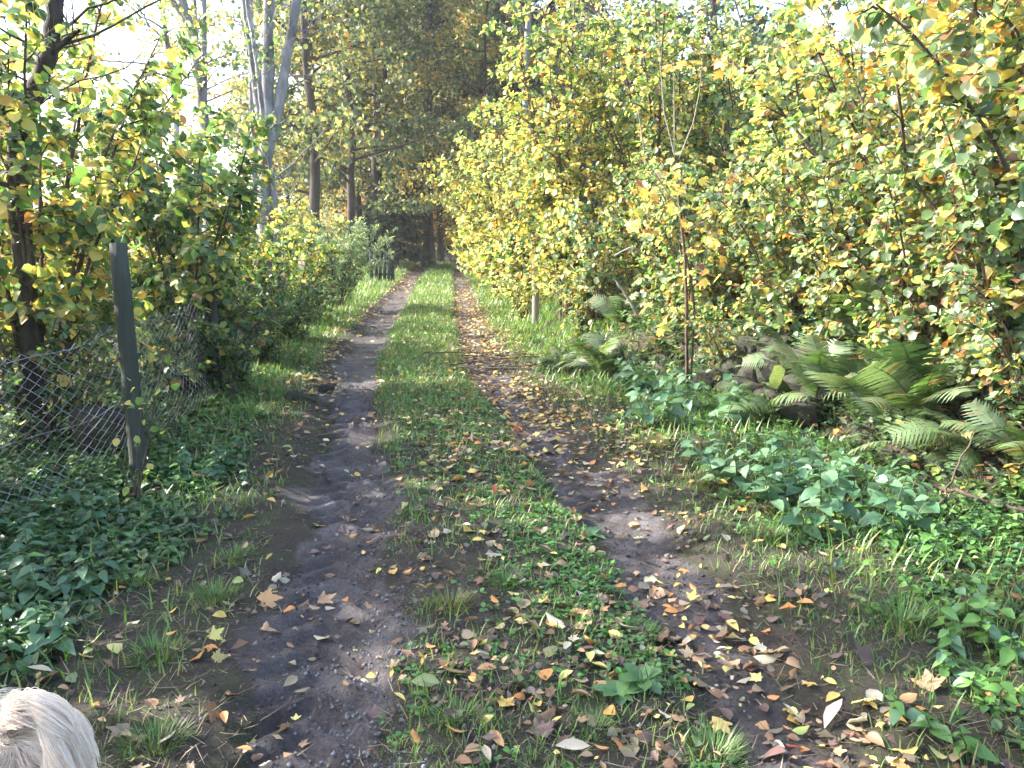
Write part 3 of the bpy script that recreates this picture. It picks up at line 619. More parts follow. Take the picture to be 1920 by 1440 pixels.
shrub('bramble_bush', 'dark bramble tangle on the left verge below the yellow green bush', -2.98, 11.4, 1.0, 0.95, 11, 2300, 0.06, W_BR, 73, group=GB, arch=1.1, droop=0.6, shapes=T_OVAL, low=0.05)
shrub('bramble_bush', 'low bramble left of the willow shrub', -3.2, 13.8, 1.1, 0.95, 11, 2300, 0.06, W_BR, 74, group=GB, arch=1.1, droop=0.6, shapes=T_OVAL, low=0.05)
W_BL = [1.5, 2.5, 0.8, 4, 1.4, 1.2, 0.8, 0.6, 1.8, 2]
shrub('bramble_bush', 'pale leaved bramble draped over the stone bank', 2.75, 6.6, 1.0, 0.85, 10, 1900, 0.058, W_BL, 75, group=GB, arch=1.2, droop=0.6, shapes=T_OVAL, low=0.05)
shrub('bramble_bush', 'pale leaved bramble right of the maple sapling', 2.55, 8.1, 1.15, 0.9, 10, 2100, 0.058, W_BL, 76, group=GB, arch=1.2, droop=0.6, shapes=T_OVAL, low=0.05)
shrub('bramble_bush', 'bramble with brown stems behind the maple sapling', 2.0, 9.6, 1.2, 0.95, 10, 1900, 0.06, W_BL, 77, group=GB, arch=1.2, droop=0.6, shapes=T_OVAL, low=0.05)
shrub('bramble_bush', 'bramble at the foot of the tall yellow hazel', 0.9, 10.3, 0.8, 0.8, 9, 1400, 0.058, W_BL, 78, group=GB, arch=1.2, droop=0.6, shapes=T_OVAL, low=0.05)
shrub('bramble_bush', 'bramble hanging at the right edge over the ferns', 3.15, 5.3, 1.0, 0.85, 10, 1700, 0.062, W_BL, 79, group=GB, arch=1.2, droop=0.6, shapes=T_OVAL, low=0.05)
shrub('bramble_bush', 'low bramble beyond the grey post right of the path', 0.2, 14.2, 0.8, 0.8, 9, 1300, 0.06, W_YG, 80, group=GB, arch=1.2, droop=0.6, shapes=T_OVAL, low=0.05)

shrub('bramble_bush', 'dark tangle of brambles behind the wire mesh at the left edge', -3.5, 4.6, 1.1, 0.7, 10, 1700, 0.06, W_BR, 81, group=GB, arch=0.8, droop=0.4, shapes=T_OVAL, low=0.05)
shrub('bramble_bush', 'dark tangle of brambles behind the near fence post', -3.25, 5.7, 1.0, 0.7, 10, 1700, 0.06, W_BR, 82, group=GB, arch=0.8, droop=0.4, shapes=T_OVAL, low=0.05)
for i_, (yy_, ds_, hh_, lab_) in enumerate([
        (15.8, 0.55, 1.7, 'leafy hedge foot beyond the grey post, farthest'), (14.0, 0.60, 1.6, 'leafy hedge foot just beyond the grey post'), (12.2, 0.75, 1.5, 'leafy hedge foot in front of the tall yellow hazel'),
        (11.2, 0.9, 1.9, 'leafy hedge foot right of the tall yellow hazel'), (10.2, 0.55, 1.5, 'leafy hedge foot behind the fern clumps'), (9.3, 0.95, 1.9, 'leafy hedge foot behind the sapling'),
        (8.5, 0.60, 1.6, 'leafy hedge foot directly right of the sapling'), (7.4, 0.48, 1.6, 'leafy hedge foot above the stone wall, left'), (6.6, 0.52, 1.7, 'leafy hedge foot above the stone wall, right'),
        (5.7, 0.50, 1.7, 'leafy hedge foot above the large arching fern'), (4.9, 0.45, 1.7, 'leafy hedge foot at the right edge of view')]):
    fx = float(xc(yy_) + bank_foot(yy_) + ds_)
    shrub('hedge_bush', lab_, fx, yy_, hh_, 0.85, 12, 3000, 0.066, W_BL if i_ > 3 else W_YG, 400 + i_, group='bushes at the foot of the right hedge', top_w=W_RG if i_ > 3 else W_YY, nparts=60 if i_ > 6 else 0, arch=0.8, droop=0.5, low=0.03)
shrub('bramble_bush', 'shaded thicket under the crooked tree behind the fence', -3.75, 5.5, 1.3, 0.8, 12, 2200, 0.06, W_BR, 86, group=GB, arch=0.6, droop=0.3, shapes=T_OVAL, low=0.05)
shrub('bramble_bush', 'shaded thicket behind the fence and the dark boulder', -3.5, 6.7, 1.3, 0.8, 12, 2200, 0.06, W_BR, 87, group=GB, arch=0.6, droop=0.3, shapes=T_OVAL, low=0.05)
shrub('bramble_bush', 'small bramble trailing over the top of the stone wall', 2.40, 7.3, 0.6, 0.65, 10, 1500, 0.055, W_BL, 83, group=GB, arch=1.4, droop=0.9, shapes=T_OVAL, low=0.05)
shrub('bramble_bush', 'bramble left of the stone wall beside the sapling foot', 1.95, 7.7, 0.7, 0.6, 9, 1300, 0.055, W_BL, 84, group=GB, arch=1.2, droop=0.6, shapes=T_OVAL, low=0.05)
shrub('bramble_bush', 'bramble between the large arching fern and the right edge', 2.85, 4.6, 0.75, 0.7, 9, 1400, 0.058, W_BL, 85, group=GB, arch=1.2, droop=0.6, shapes=T_OVAL, low=0.05)

# ------------------------------------------------------------------ maple sapling on the right bank
Y = 7.8; b = at(1292, 640, Y); b[2] = gz(b[0], Y) - 0.05
mp = thing('maple_sapling', tuple(b), 'young maple sapling with few golden leaves and bare upright shoots', 'sapling')
def sap(pts, r0, r1, name='branch', mat='bark_pale'):
    tb = Tubes(); P = np.array(pts) - b; q = np.linspace(0, 1, len(P)); qq = np.linspace(0, 1, len(P) * 4)
    S = np.stack([np.interp(qq, q, P[:, k]) for k in range(3)], -1); tb.add(S, np.linspace(r0, r1, len(S)), 6); link(name, tb.mesh(name, M[mat]), mp); return S
st = [sap([b, at(1287, 560, Y), at(1284, 480, Y), at(1276, 400, Y), at(1268, 330, Y), at(1265, 290, Y)], 0.017, 0.008, 'stem', 'bark_brown'),
      sap([b + [0.03, 0, 0], at(1302, 580, Y), at(1296, 520, Y), at(1285, 470, Y)], 0.011, 0.008, 'stem', 'bark_brown'),
      sap([at(1277, 400, Y), at(1245, 350, Y - .1), at(1210, 300, Y - .2), at(1195, 200, Y - .2)], 0.007, 0.003),
      sap([at(1284, 435, Y), at(1330, 410, Y - .1), at(1375, 360, Y - .15), at(1420, 320, Y - .2)], 0.008, 0.003),
      sap([at(1266, 295, Y), at(1245, 210, Y), at(1237, 110, Y), at(1235, 60, Y)], 0.006, 0.0025),
      sap([at(1265, 290, Y), at(1264, 200, Y), at(1263, 120, Y)], 0.006, 0.0025),
      sap([at(1272, 300, Y), at(1300, 230, Y), at(1312, 170, Y), at(1316, 110, Y)], 0.006, 0.0025)]
MP = pool('maple', T_MAPLE, [YELLOW, GOLD, ORANGE, YGREEN, BROWN, PALE], M['leaf'])
r = np.random.default_rng(77)
spots = [(1262, 300), (1245, 312), (1285, 318), (1230, 330), (1300, 335), (1200, 345), (1215, 355), (1360, 290), (1385, 290), (1405, 330), (1375, 335), (1425, 330), (1405, 365), (1310, 378), (1330, 390), (1275, 372), (1250, 385), (1225, 395), (1195, 400), (1178, 425), (1185, 415), (1215, 430), (1290, 420), (1320, 440), (1355, 430), (1345, 455), (1300, 470), (1360, 400), (1240, 345), (1290, 350), (1265, 330), (1260, 118), (1278, 112), (1350, 110), (1356, 125), (1310, 505), (1330, 480), (1352, 475), (1345, 500), (1280, 515), (1320, 520), (1240, 600), (1215, 610), (1262, 590), (1225, 580)]
for u, v in spots:
    for q in range(3):
        p = at(u + r.normal(0, 11), v + r.normal(0, 7), Y - 0.1 + r.normal(0, 0.12)); d = np.array([r.normal(), r.normal() - 0.5, -0.7]); n_ = np.array([r.normal() * 0.5 - 0.2, -0.5 + r.normal() * 0.4, 0.9])
        ci = r.choice(6, p=[.34, .3, .12, .12, .08, .04]) if v > 130 else (2 if u > 1300 else 1)
        lo = link('leaf', MP[ci][r.integers(0, 6)], mp); lo.matrix_local = mat4(p - b, frames(d[None], n_[None])[0], 0.105 * (0.65 + 0.7 * r.random()))

# ------------------------------------------------------------------ ferns
def frond_mesh(seed, arch, pal, npin=22):
    r = np.random.default_rng(seed); V = []; F = []; C = []
    t = np.linspace(0, 1, npin + 2); P = np.stack([0.04 * np.sin(t * 3 + seed), t * (1 - 0.12 * arch * t), arch * (0.9 * t - 1.05 * t * t)], -1)
    tg = nrm(np.gradient(P, axis=0)); up = nrm(np.cross(np.cross(tg, [0, 0, 1.0]), tg))
    tb = Tubes(); tb.add(P, np.linspace(0.008, 0.002, len(P)), 3)
    Vt = np.concatenate(tb.V); Ft = np.concatenate(tb.F); V.append(Vt); F.append(np.concatenate([Ft[:, [0, 1, 2]], Ft[:, [0, 2, 3]]])); C.append(np.repeat([(0.12, 0.11, 0.04)], len(Vt), 0)); off = len(Vt)
    for k in range(2, npin + 2):
        q = t[k]; L = 0.27 * math.sin(math.pi * min(1, (1 - q) * 0.93 + 0.07) ** 0.75) ** 0.8 + 0.012
        for s_ in (-1, 1):
            sd = nrm(np.cross(tg[k], up[k])) * s_; d = nrm(sd + tg[k] * 0.38 + up[k] * (0.10 - 0.2 * r.random())); wv = tg[k]
            rows = []
            m = 7                                                   # saw toothed pinna
            for j in range(m):
                e = j / (m - 1); hw = 0.030 * (1 - e ** 1.6) * (1.0 if j % 2 == 0 else 0.62) + 0.0015
                c = P[k] + d * L * e + np.array([0, 0, -0.25 * L * e * e]); rows += [c - wv * hw, c + wv * hw]
            V.append(np.array(rows)); f = []
            for j in range(m - 1): a = off + j * 2; f += [(a, a + 1, a + 3), (a, a + 3, a + 2)] if s_ > 0 else [(a + 1, a, a + 3), (a + 3, a, a + 2)]
            F.append(np.array(f)); off += len(rows); C.append(np.repeat(((np.array(pal) if r.random() > 0.03 + 0.06 * q else np.array((0.20, 0.13, 0.06))) * (0.65 + 0.7 * r.random()))[None], len(rows), 0))
    return mesh_np('frond', np.concatenate(V), np.concatenate(F), M['fern'], np.concatenate(C))
FP = {'green': (0.075, 0.14, 0.04), 'pale': (0.13, 0.19, 0.085), 'yellow': (0.26, 0.27, 0.07), 'brown': (0.22, 0.14, 0.075), 'dark': (0.04, 0.08, 0.03)}
FR = {k: [frond_mesh(300 + 10 * i_ + q, a, c) for q, a in enumerate((0.35, 0.6, 0.85))] for i_, (k, c) in enumerate(FP.items())}
def fern(label, x, y, n, L, cols, seed, z=None, az0=0, az1=2 * math.pi, el=(25, 70)):
    r = np.random.default_rng(seed); o = thing('fern', (x, y, (gz(x, y) if z is None else z)), label, 'fern', 'ferns on the right bank')
    for k in range(n):
        az = az0 + (az1 - az0) * (k + r.random() * 0.8) / n; e = math.radians(r.uniform(*el))
        d = np.array([math.cos(az) * math.cos(e), math.sin(az) * math.cos(e), math.sin(e)]); up = np.array([-math.cos(az) * math.sin(e), -math.sin(az) * math.sin(e), math.cos(e)]) + r.normal(0, 0.38, 3)
        fo = link('frond', FR[cols[r.integers(0, len(cols))]][r.integers(0, 3)], o); fo.matrix_local = mat4((0, 0, 0.02), frames(d[None], up[None])[0], 0.68 * L * (0.6 + 0.55 * r.random()))
    return o
P2 = math.pi
fern('upright green fern in front of the mossy stone', 2.28, 6.15, 9, 0.85, ['green', 'pale'], 1, az0=P2 * .5, az1=P2 * 2.2, el=(35, 80))
fern('spreading fern at the foot of the stones, fronds reaching left', 1.95, 6.35, 8, 0.72, ['green', 'green', 'pale'], 2, az0=P2 * .6, az1=P2 * 1.7, el=(12, 45))
fern('large fern arching from the bank right of the stones', 2.38, 5.75, 10, 0.85, ['green', 'pale', 'green', 'green', 'dark'], 3, az0=P2 * .7, az1=P2 * 2.0, el=(35, 80))
fern('drooping fern beneath the bush at the right edge', 2.55, 5.15, 10, 0.9, ['pale', 'pale', 'green', 'dark'], 4, az0=P2 * .7, az1=P2 * 1.9, el=(30, 78))
fern('dry pale fern hanging low beside the fallen branch', 2.5, 5.0, 7, 0.6, ['pale', 'pale', 'yellow', 'green'], 5, az0=P2 * .8, az1=P2 * 1.8, el=(5, 45))
fern('fern high on the bank under the right hand bushes', 2.62, 6.35, 8, 0.7, ['pale', 'green'], 6, az0=P2 * .6, az1=P2 * 1.8, el=(35, 80))
fern('fern clump below the tall yellow hazel, left of the sapling', 0.95, 8.9, 12, 0.8, ['green', 'pale', 'pale', 'dark'], 7, el=(20, 75))
fern('second fern clump left of the sapling, further back', 1.25, 9.6, 10, 0.75, ['pale', 'green', 'dark'], 8, el=(20, 75))
fern('fern at the path side left of the bramble', 0.55, 9.4, 9, 0.6, ['green', 'dark', 'pale'], 9, el=(15, 65))
fern('fern at the right border just above the fallen branch', 2.6, 4.7, 10, 0.65, ['pale', 'green', 'dark', 'green'], 13, az0=P2 * .7, az1=P2 * 1.9, el=(5, 55))
fern('dark fern on the bank below the right hand bush, beside the drooping one', 2.45, 5.45, 8, 0.65, ['green', 'dark', 'pale'], 14, az0=P2 * .7, az1=P2 * 1.9, el=(40, 80))
fern('fern against the right border low on the bank', 2.7, 4.3, 9, 0.65, ['green', 'dark', 'pale'], 15, az0=P2 * .7, az1=P2 * 1.9, el=(10, 60))
fern('fern rooted on top of the stone wall', 2.3, 6.9, 9, 0.6, ['green', 'pale', 'dark'], 16, az0=P2 * .7, az1=P2 * 1.9, el=(0, 50))
fern('yellow withered fern at the right edge in the bush', 3.2, 5.6, 5, 0.6, ['yellow', 'brown', 'brown'], 10, z=1.45, az0=P2 * .8, az1=P2 * 1.5, el=(-10, 25))
fern('brown dead fern among the bushes above the bank', 3.0, 7.9, 10, 0.9, ['brown', 'brown', 'yellow'], 11, az0=P2 * .6, az1=P2 * 1.9, el=(10, 70))
fern('brown dead fern right of the maple sapling', 2.4, 9.2, 10, 0.9, ['brown', 'brown', 'yellow'], 12, az0=P2 * .6, az1=P2 * 1.9, el=(10, 70))

# ------------------------------------------------------------------ stone wall in the bank
def stone_mesh(seed, mat, name='stone'):
    r = np.random.default_rng(seed); me = bpy.data.meshes.new(name); import bmesh
    bm = bmesh.new(); bmesh.ops.create_cube(bm, size=1.0); bmesh.ops.subdivide_edges(bm, edges=bm.edges[:], cuts=5, use_grid_fill=True)
    k = nrm(r.normal(0, 1, (6, 3))); h = r.uniform(0.30, 0.46, 6); ph = r.random(3) * 40
    for v_ in bm.verts:
        p = np.array(v_.co); p = p / max(1e-6, (np.abs(p) ** 5).sum() ** 0.2) * 0.5
        for a_, b_ in zip(k, h):
            e = p @ a_
            if e > b_: p = p - a_ * (e - b_) * 0.95
        nz_ = fbm(np.array([p[0] * 4 + p[2] * 2.3 + ph[0]]), np.array([p[1] * 4 - p[2] * 3.1 + ph[1]]), 33, 3)[0] - 0.5
        v_.co = p * (1 + 0.20 * nz_)
    bm.to_mesh(me); bm.free(); me.polygons.foreach_set('use_smooth', np.ones(len(me.polygons), bool)); me.materials.append(mat); return me
STN = [stone_mesh(s_, M['stone']) for s_ in range(6)]; MST = [stone_mesh(s_ + 50, M['moss_stone']) for s_ in range(2)]
wx0 = 2.18; wall = thing('stone_wall', (2.2, 6.7, gz(2.2, 6.7)), 'low dry stone wall of rough grey stones showing through the ferns', 'wall')
r = np.random.default_rng(8); wz0 = gz(2.2, 6.7)
for row in range(3):
    yy = 5.95 + r.random() * 0.15
    while yy < 7.6:
        l = r.uniform(0.16, 0.42); hgt = r.uniform(0.16, 0.26)
        X = xc(yy) + bank_foot(yy) + 0.06 + 0.09 * row; z = gz(xc(yy) + bank_foot(yy) - 0.15, yy) + 0.08 + row * 0.175
        mossy = row >= 1 and r.random() < 0.16
        so_ = link('stone', (MST if mossy else STN)[r.integers(0, 2 if mossy else 6)], wall)
        so_.location = (X - 2.2 + r.normal(0, 0.03), yy + l / 2 - 6.7, z - wz0); so_.scale = (0.32, l * 1.0, hgt * 1.02); so_.rotation_euler = (r.normal(0, 0.2), r.normal(0, 0.2), r.normal(0, 0.25))
        yy += l * 0.98
def rock(label, x, y, s3, seed, rot, name='stone'):
    o = link(name, STN[seed % 6]); o.location = (x, y, gz(x, y) + s3[2] * 0.18); o.scale = s3; o.rotation_euler = (0.1, 0.15, rot); tag(o, label, 'stone', 'loose stones by the lane'); return o
p = on_ground(560, 752); rock('flat grey stone on the left verge beside the wheel track', p[0], p[1], (0.28, 0.20, 0.13), 1, 0.4)
p = on_ground(607, 735); rock('smaller grey stone just behind the flat one on the left verge', p[0], p[1], (0.20, 0.14, 0.10), 2, 1.1)
o = rock('large dark boulder behind the wire fence by the post', -2.75, 5.55, (0.42, 0.36, 0.42), 3, 0.2)
p = on_ground(1510, 775); rock('pale tilted stone slab among the ferns below the wall', p[0] + .05, p[1], (0.2, 0.16, 0.42), 4, 0.8)

# ------------------------------------------------------------------ wire fence and posts, left
def fence_x(y): return np.interp(y, [1.5, 3.0, 4.2, 5.1, 7.6, 10.3, 14.2, 18], [-3.3, -2.95, -2.60, -2.36, -2.72, -3.05, -3.35, -3.6])
fn = thing('wire_fence', (-2.36, 5.1, gz(-2.36, 5.1)), 'sagging chain link fence with round wooden posts along the left verge', 'fence')
fb = np.array([-2.36, 5.1, gz(-2.36, 5.1)])
for y, ht, rad in ((5.1, 1.42, 0.052), (7.6, 1.25, 0.045), (10.3, 1.15, 0.045), (14.2, 1.15, 0.045), (2.4, 1.3, 0.05)):
    x = fence_x(y) + 0.05; z = gz(x, y); zz = np.linspace(-0.3, ht, 9); lean = 0.012 if y == 5.1 else 0.0
    tb = Tubes(); rr = rad * (1 + 0.008 * rng.normal(0, 1, 9)); rr[-1] = rad * 0.93
    tb.add(np.stack([x - lean * zz, y + 0 * zz, z + zz], -1) - fb, rr, 14, cap=True); link('post', tb.mesh('post', M['wood_post']), fn)
ys = []
yy = 1.8
while yy < 10.2: ys.append(yy); yy += 0.046 if yy < 5.4 else 0.07
top = 0.93
for iw, y in enumerate(ys):
    st_ = 0.046 if y < 5.4 else 0.07; k = 27; j = np.arange(k)
    yv = y + np.where((j + iw) % 2 == 0, -0.004, st_ + 0.004) + 0.10 * (1 - j / k) + rng.normal(0, 0.003, k); hh = top * (1 - 0.10 * math.sin(max(0, min(1, (y - 2.4) / 2.7)) * math.pi)) * (1 if y < 5.2 else 0.92)
    xv = fence_x(yv) + 0.05 * np.sin(j * 0.25 + y * 2) * (1 - j / k) + rng.normal(0, 0.002, k)
    P = np.stack([xv, yv, height(xv, yv) + 0.02 + (j / (k - 1)) * hh], -1) - fb
    link('wire', Tubes().add(P, 0.0023, 4).mesh('wire', M['wire']), fn)
for hgt in (0.45, 0.9):
    yv = np.linspace(1.8, 14.2, 90); xv = fence_x(yv) + 0.005; sag = 1 - 0.10 * np.abs(np.sin((yv - 2.4) / 2.65 * math.pi))
    link('wire', Tubes().add(np.stack([xv, yv, height(xv, yv) + hgt * sag + 0.02], -1) - fb, 0.002, 4).mesh('wire', M['wire']), fn)
# single grey post right of the path, board fence at the far left bend
p = at(1003, 575, 13.0); z = gz(p[0], 13.0); po = thing('grey_post', (p[0], 13.0, z), 'weathered grey wooden post standing against the tall yellow hazel', 'post')
zz = np.linspace(-0.3, 1.32 + (at(1003, 440, 13.0)[2] - z - 1.32), 8)
link('shaft', Tubes().add(np.stack([0.01 * np.sin(zz * 3), 0 * zz, zz], -1), 0.052, 12, cap=True).mesh('shaft', M['wood_grey']), po)
bf = thing('board_fence', (-4.0, 24.5, gz(-4.0, 24.5)), 'short dark board fence right of the willow shrub', 'fence')
def box(name, mat, parent, c, s_):
    V_ = np.array([(x_, y_, z_) for x_ in (-.5, .5) for y_ in (-.5, .5) for z_ in (-.5, .5)]) * np.array(s_) + np.array(c)
    return link(name, mesh_np(name, V_, [(0, 1, 3, 2), (4, 6, 7, 5), (0, 4, 5, 1), (2, 3, 7, 6), (0, 2, 6, 4), (1, 5, 7, 3)], mat, smooth=False), parent)
for k in range(6):
    o = box('board', M['wood_post'], bf, (k * 0.115, k * 0.03, 0.42 + 0.03 * rng.normal()), (0.10, 0.022, 0.95)); o.rotation_euler = (0, rng.normal(0, 0.02), 0)
for zr in (0.2, 0.7): box('rail', M['wood_post'], bf, (0.29, 0.16, zr), (0.65, 0.05, 0.07)).rotation_euler = (0, 0, 0.0)

# ------------------------------------------------------------------ ground plants: grass, ground cover (uncountable), tufts and herbs that stand out
def lane_points(n, s0, s1, y0, y1, r):
    y = np.exp(r.uniform(math.log(y0), math.log(y1), n)); s = r.uniform(s0, s1, n); return xc(y) + s, y, s
def upright(r, n, tilt):
    az = r.random(n) * 6.283; e = np.abs(r.normal(0, tilt, n))
    d = np.stack([np.cos(az) * np.sin(e), np.sin(az) * np.sin(e), np.cos(e)], -1); nn = np.stack([np.cos(az), np.sin(az), np.full(n, 0.2)], -1)
    return d, nn
GRASSC = [(0.09, 0.19, 0.04), (0.13, 0.25, 0.05), (0.07, 0.14, 0.04), (0.22, 0.27, 0.07), (0.30, 0.25, 0.12)]
r = np.random.default_rng(500)
x, y, s = lane_points(400000, -3.6, 3.6, 1.7, 38, r)
nz = fbm(x * 1.3, y * 1.3, 70); nz2 = fbm(x * 5, y * 5, 73)
cen = sstep(0.58, 0.42, np.abs(s)) * (0.60 + 0.40 * sstep(3.6, 6.0, y + 1.4 * s)) * sstep(0.30, 0.55, nz2 + 0.22 * sstep(4, 8, y))
rgt = sstep(0.92, 1.15, s) * sstep(3.4, 2.3, s) * (0.5 + 0.5 * sstep(0.4, 0.6, nz)) * (0.65 + 0.35 * sstep(9, 14, y))
lft = sstep(-1.02, -1.25, s) * sstep(-3.4, -2.2, s) * (0.30 + 0.6 * sstep(0.50, 0.62, nz) + 0.6 * sstep(5.5, 9, y))
den = (cen + rgt * 0.8 + lft * 0.6) * (1 - 0.97 * mud(x, y)); k = r.random(len(x)) < den * (0.50 + 0.5 * sstep(5, 12, y))
x, y, s = x[k], y[k], s[k]; n = len(x); d, nn = upright(r, n, 0.55)
sz = (0.022 + 0.05 * r.random(n) ** 1.8) * (1 + 0.7 * sstep(1.0, 1.8, np.abs(s))) * (1 + 0.05 * y)
c = tints(r, n, GRASSC, [3, 4, 2, 2.2, 0.9]); 
tag(link('grass', scattered('grass', T_GRASS, np.stack([x, y, height(x, y) - 0.003], -1), frames(d, nn), np.stack([sz * 0.7 + 0.010 + 0.003 * y, sz, sz], -1), c, M['grass'])), 'short bright green grass on the middle strip and verges', 'grass', kind='stuff')
print('grass', n)

def rosettes(name, label, n, s0, s1, y0, y1, dens, leaf, hmax, nl, cols, w, T, mat, seed, tilt=0.35):
    r = np.random.default_rng(seed); x, y, s = lane_points(n, s0, s1, y0, y1, r); k = r.random(n) < dens(x, y, s) * (1 - 0.9 * mud(x, y)); x, y, s = x[k], y[k], s[k]
    n = len(x); hp = hmax(s, y) * (0.35 + 0.65 * r.random(n)); m = n * nl
    X = np.repeat(x, nl); Yq = np.repeat(y, nl); Hh = np.repeat(hp, nl) * (0.45 + 0.55 * r.random(m)); az = r.random(m) * 6.283
    sz = leaf * (0.6 + 0.7 * r.random(m)) * (1 + 0.03 * Yq)
    d = np.stack([np.cos(az), np.sin(az), r.normal(0.05, tilt, m)], -1); up = np.stack([r.normal(0, 0.3, m), r.normal(0, 0.3, m), np.ones(m)], -1)
    base = np.stack([X, Yq, height(X, Yq) + Hh], -1) + d * np.array([1, 1, 0]) * (sz * 0.25)[:, None]
    c = np.repeat(tints(r, n, cols, w), nl, 0) * (0.85 + 0.3 * r.random((m, 1)))
    print(name, m)
    return tag(link(name, scattered(name, T, base, frames(d, up), sz, c, mat)), label, 'plants', kind='stuff')
HC = [(0.045, 0.11, 0.04), (0.065, 0.15, 0.05), (0.09, 0.19, 0.05), (0.035, 0.08, 0.035)]
rosettes('ground_cover', 'low dark green ground elder leaves along the left fence', 9500, -3.5, -1.35, 2.0, 16,
         lambda x, y, s: sstep(-1.30, -1.75, s + 0.45 * (fbm(x * 2, y * 2, 80) - 0.5) + 0.38 * sstep(4.4, 3.2, y)) * (0.55 + 0.45 * sstep(0.38, 0.55, fbm(x * 1.6, y * 1.6, 81))), 0.042,
         lambda s, y: 0.045 + 0.07 * sstep(-1.6, -2.4, s), 6, HC, [3, 3, 1.5, 2], T_HERB, M['herb'], 601)
rosettes('ground_cover', 'mixed low green leaves along the foot of the right bank', 9000, 1.15, 3.6, 2.0, 16,
         lambda x, y, s: sstep(1.15, 1.9, s + 0.6 * (fbm(x * 2, y * 2, 82) - 0.5)) * (0.35 + 0.65 * sstep(0.42, 0.58, fbm(x * 1.5, y * 1.5, 83))), 0.036,
         lambda s, y: 0.035 + 0.11 * sstep(1.6, 2.7, s), 6, HC + [(0.13, 0.24, 0.06)], [1.5, 3, 3, 1, 1.5], T_HERB, M['herb'], 602)
rosettes('clover_patch', 'small clover and plantain leaves on the middle strip', 7500, -0.5, 0.55, 1.9, 14,
         lambda x, y, s: (0.16 + 0.70 * sstep(-0.10, 0.30, s + 0.12 * (y - 4))) * sstep(0.36, 0.56, fbm(x * 2.6, y * 2.6, 84)), 0.019,
         lambda s, y: 0.028 + 0 * s, 5, [(0.075, 0.19, 0.04), (0.10, 0.25, 0.05), (0.05, 0.13, 0.035)], [2, 2, 1], T_CLOVER, M['herb'], 603)
rosettes('bank_cover', 'ivy and bramble leaves covering the right bank', 13000, 2.2, 5.5, 3.2, 20,
         lambda x, y, s: sstep(bank_foot(y) - 0.1, bank_foot(y) + 0.3, s) * 0.9, 0.050,
         lambda s, y: 0.10 + 0.25 * vnoise(s * 3, y * 3, 86), 5, [DGREEN, GREEN, PGREEN, YGREEN, BROWN, GOLD], [2.5, 3, 3, 1, 1.6, 0.4], T_HERB, M['herb'], 604)

def tuft(label, u, v, rad, hgt, n, seed, cols=None, w=None):
    r = np.random.default_rng(seed); p = on_ground(u, v); o = thing('grass_tuft', (p[0], p[1], gz(p[0], p[1])), label, 'grass', 'grass tufts beside the wheel tracks')
    az = r.random(n) * 6.283; rr = rad * np.sqrt(r.random(n)) * 0.6; e = rr / rad * 0.6 + np.abs(r.normal(0, 0.38, n)); az = az + r.normal(0, 0.7, n)
    pos = np.stack([np.cos(az) * rr, np.sin(az) * rr, np.zeros(n)], -1); pos[:, 2] = height(pos[:, 0] + p[0], pos[:, 1] + p[1]) - gz(p[0], p[1]) - 0.004
    d = np.stack([np.cos(az) * np.sin(e), np.sin(az) * np.sin(e), np.cos(e)], -1); nn = np.stack([np.cos(az), np.sin(az), np.full(n, 0.2)], -1); sz = hgt * (0.5 + 0.6 * r.random(n))
    bl = link('blades', scattered('blades', T_GRASS, pos, frames(d, nn), np.stack([0.035 + 0 * sz, sz, sz], -1), tints(r, n, cols or GRASSC[:4], w or [3, 3, 2, 1]), M['grass']), o); bl['kind'] = 'stuff'
OLV = [(0.16, 0.17, 0.05), (0.22, 0.20, 0.08), (0.09, 0.13, 0.03)]
for lab, u, v, rad, h_, n, cc in [
    ('bright green grass tuft left of the mud with a yellow leaf in it', 258, 1095, 0.14, 0.13, 260, None),
    ('green grass tuft at the edge of the left mud, nearer the track', 402, 1125, 0.16, 0.14, 320, None),
    ('grass tuft behind the two others on the left mud edge', 440, 1045, 0.15, 0.11, 240, None),
    ('ragged grass tuft low on the left verge', 295, 1230, 0.16, 0.12, 300, None),
    ('grass tuft right of the dog', 290, 1395, 0.15, 0.11, 300, None),
    ('olive brown grass tuft on the left side of the middle strip', 845, 1140, 0.15, 0.13, 340, OLV),
    ('small green grass tuft right of the olive brown one', 945, 1095, 0.11, 0.12, 220, None),
    ('rounded green grass tuft at the bottom of the middle strip', 855, 1350, 0.13, 0.10, 260, None),
    ('green grass tuft between the tracks near the bottom right', 1110, 1370, 0.11, 0.09, 220, None),
    ('grass tuft at the bottom edge beside the right track', 1335, 1415, 0.13, 0.14, 300, None),
    ('long grass tuft right of the right track', 1690, 1170, 0.22, 0.17, 420, None),
    ('grass tuft with an olive tint on the right verge', 1230, 835, 0.22, 0.14, 360, OLV),
    ('grass tuft in front of the nettle clump', 1315, 910, 0.20, 0.13, 320, OLV),
    ('green grass tuft on the right verge below the nettles', 1450, 1010, 0.22, 0.15, 400, None),
    ('grass tuft on the middle strip by the left track', 770, 965, 0.16, 0.08, 300, None),
    ('grass tuft at the right border of the middle strip', 1205, 1190, 0.13, 0.11, 260, None),
    ('dark grass tuft on the left verge beside the grey stones', 470, 775, 0.28, 0.20, 420, None)]:
    tuft(lab, u, v, rad * 0.95, h_ * 0.62, int(n * 0.8), int(u * 7 + v), cc, [2, 2, 1] if cc else None)

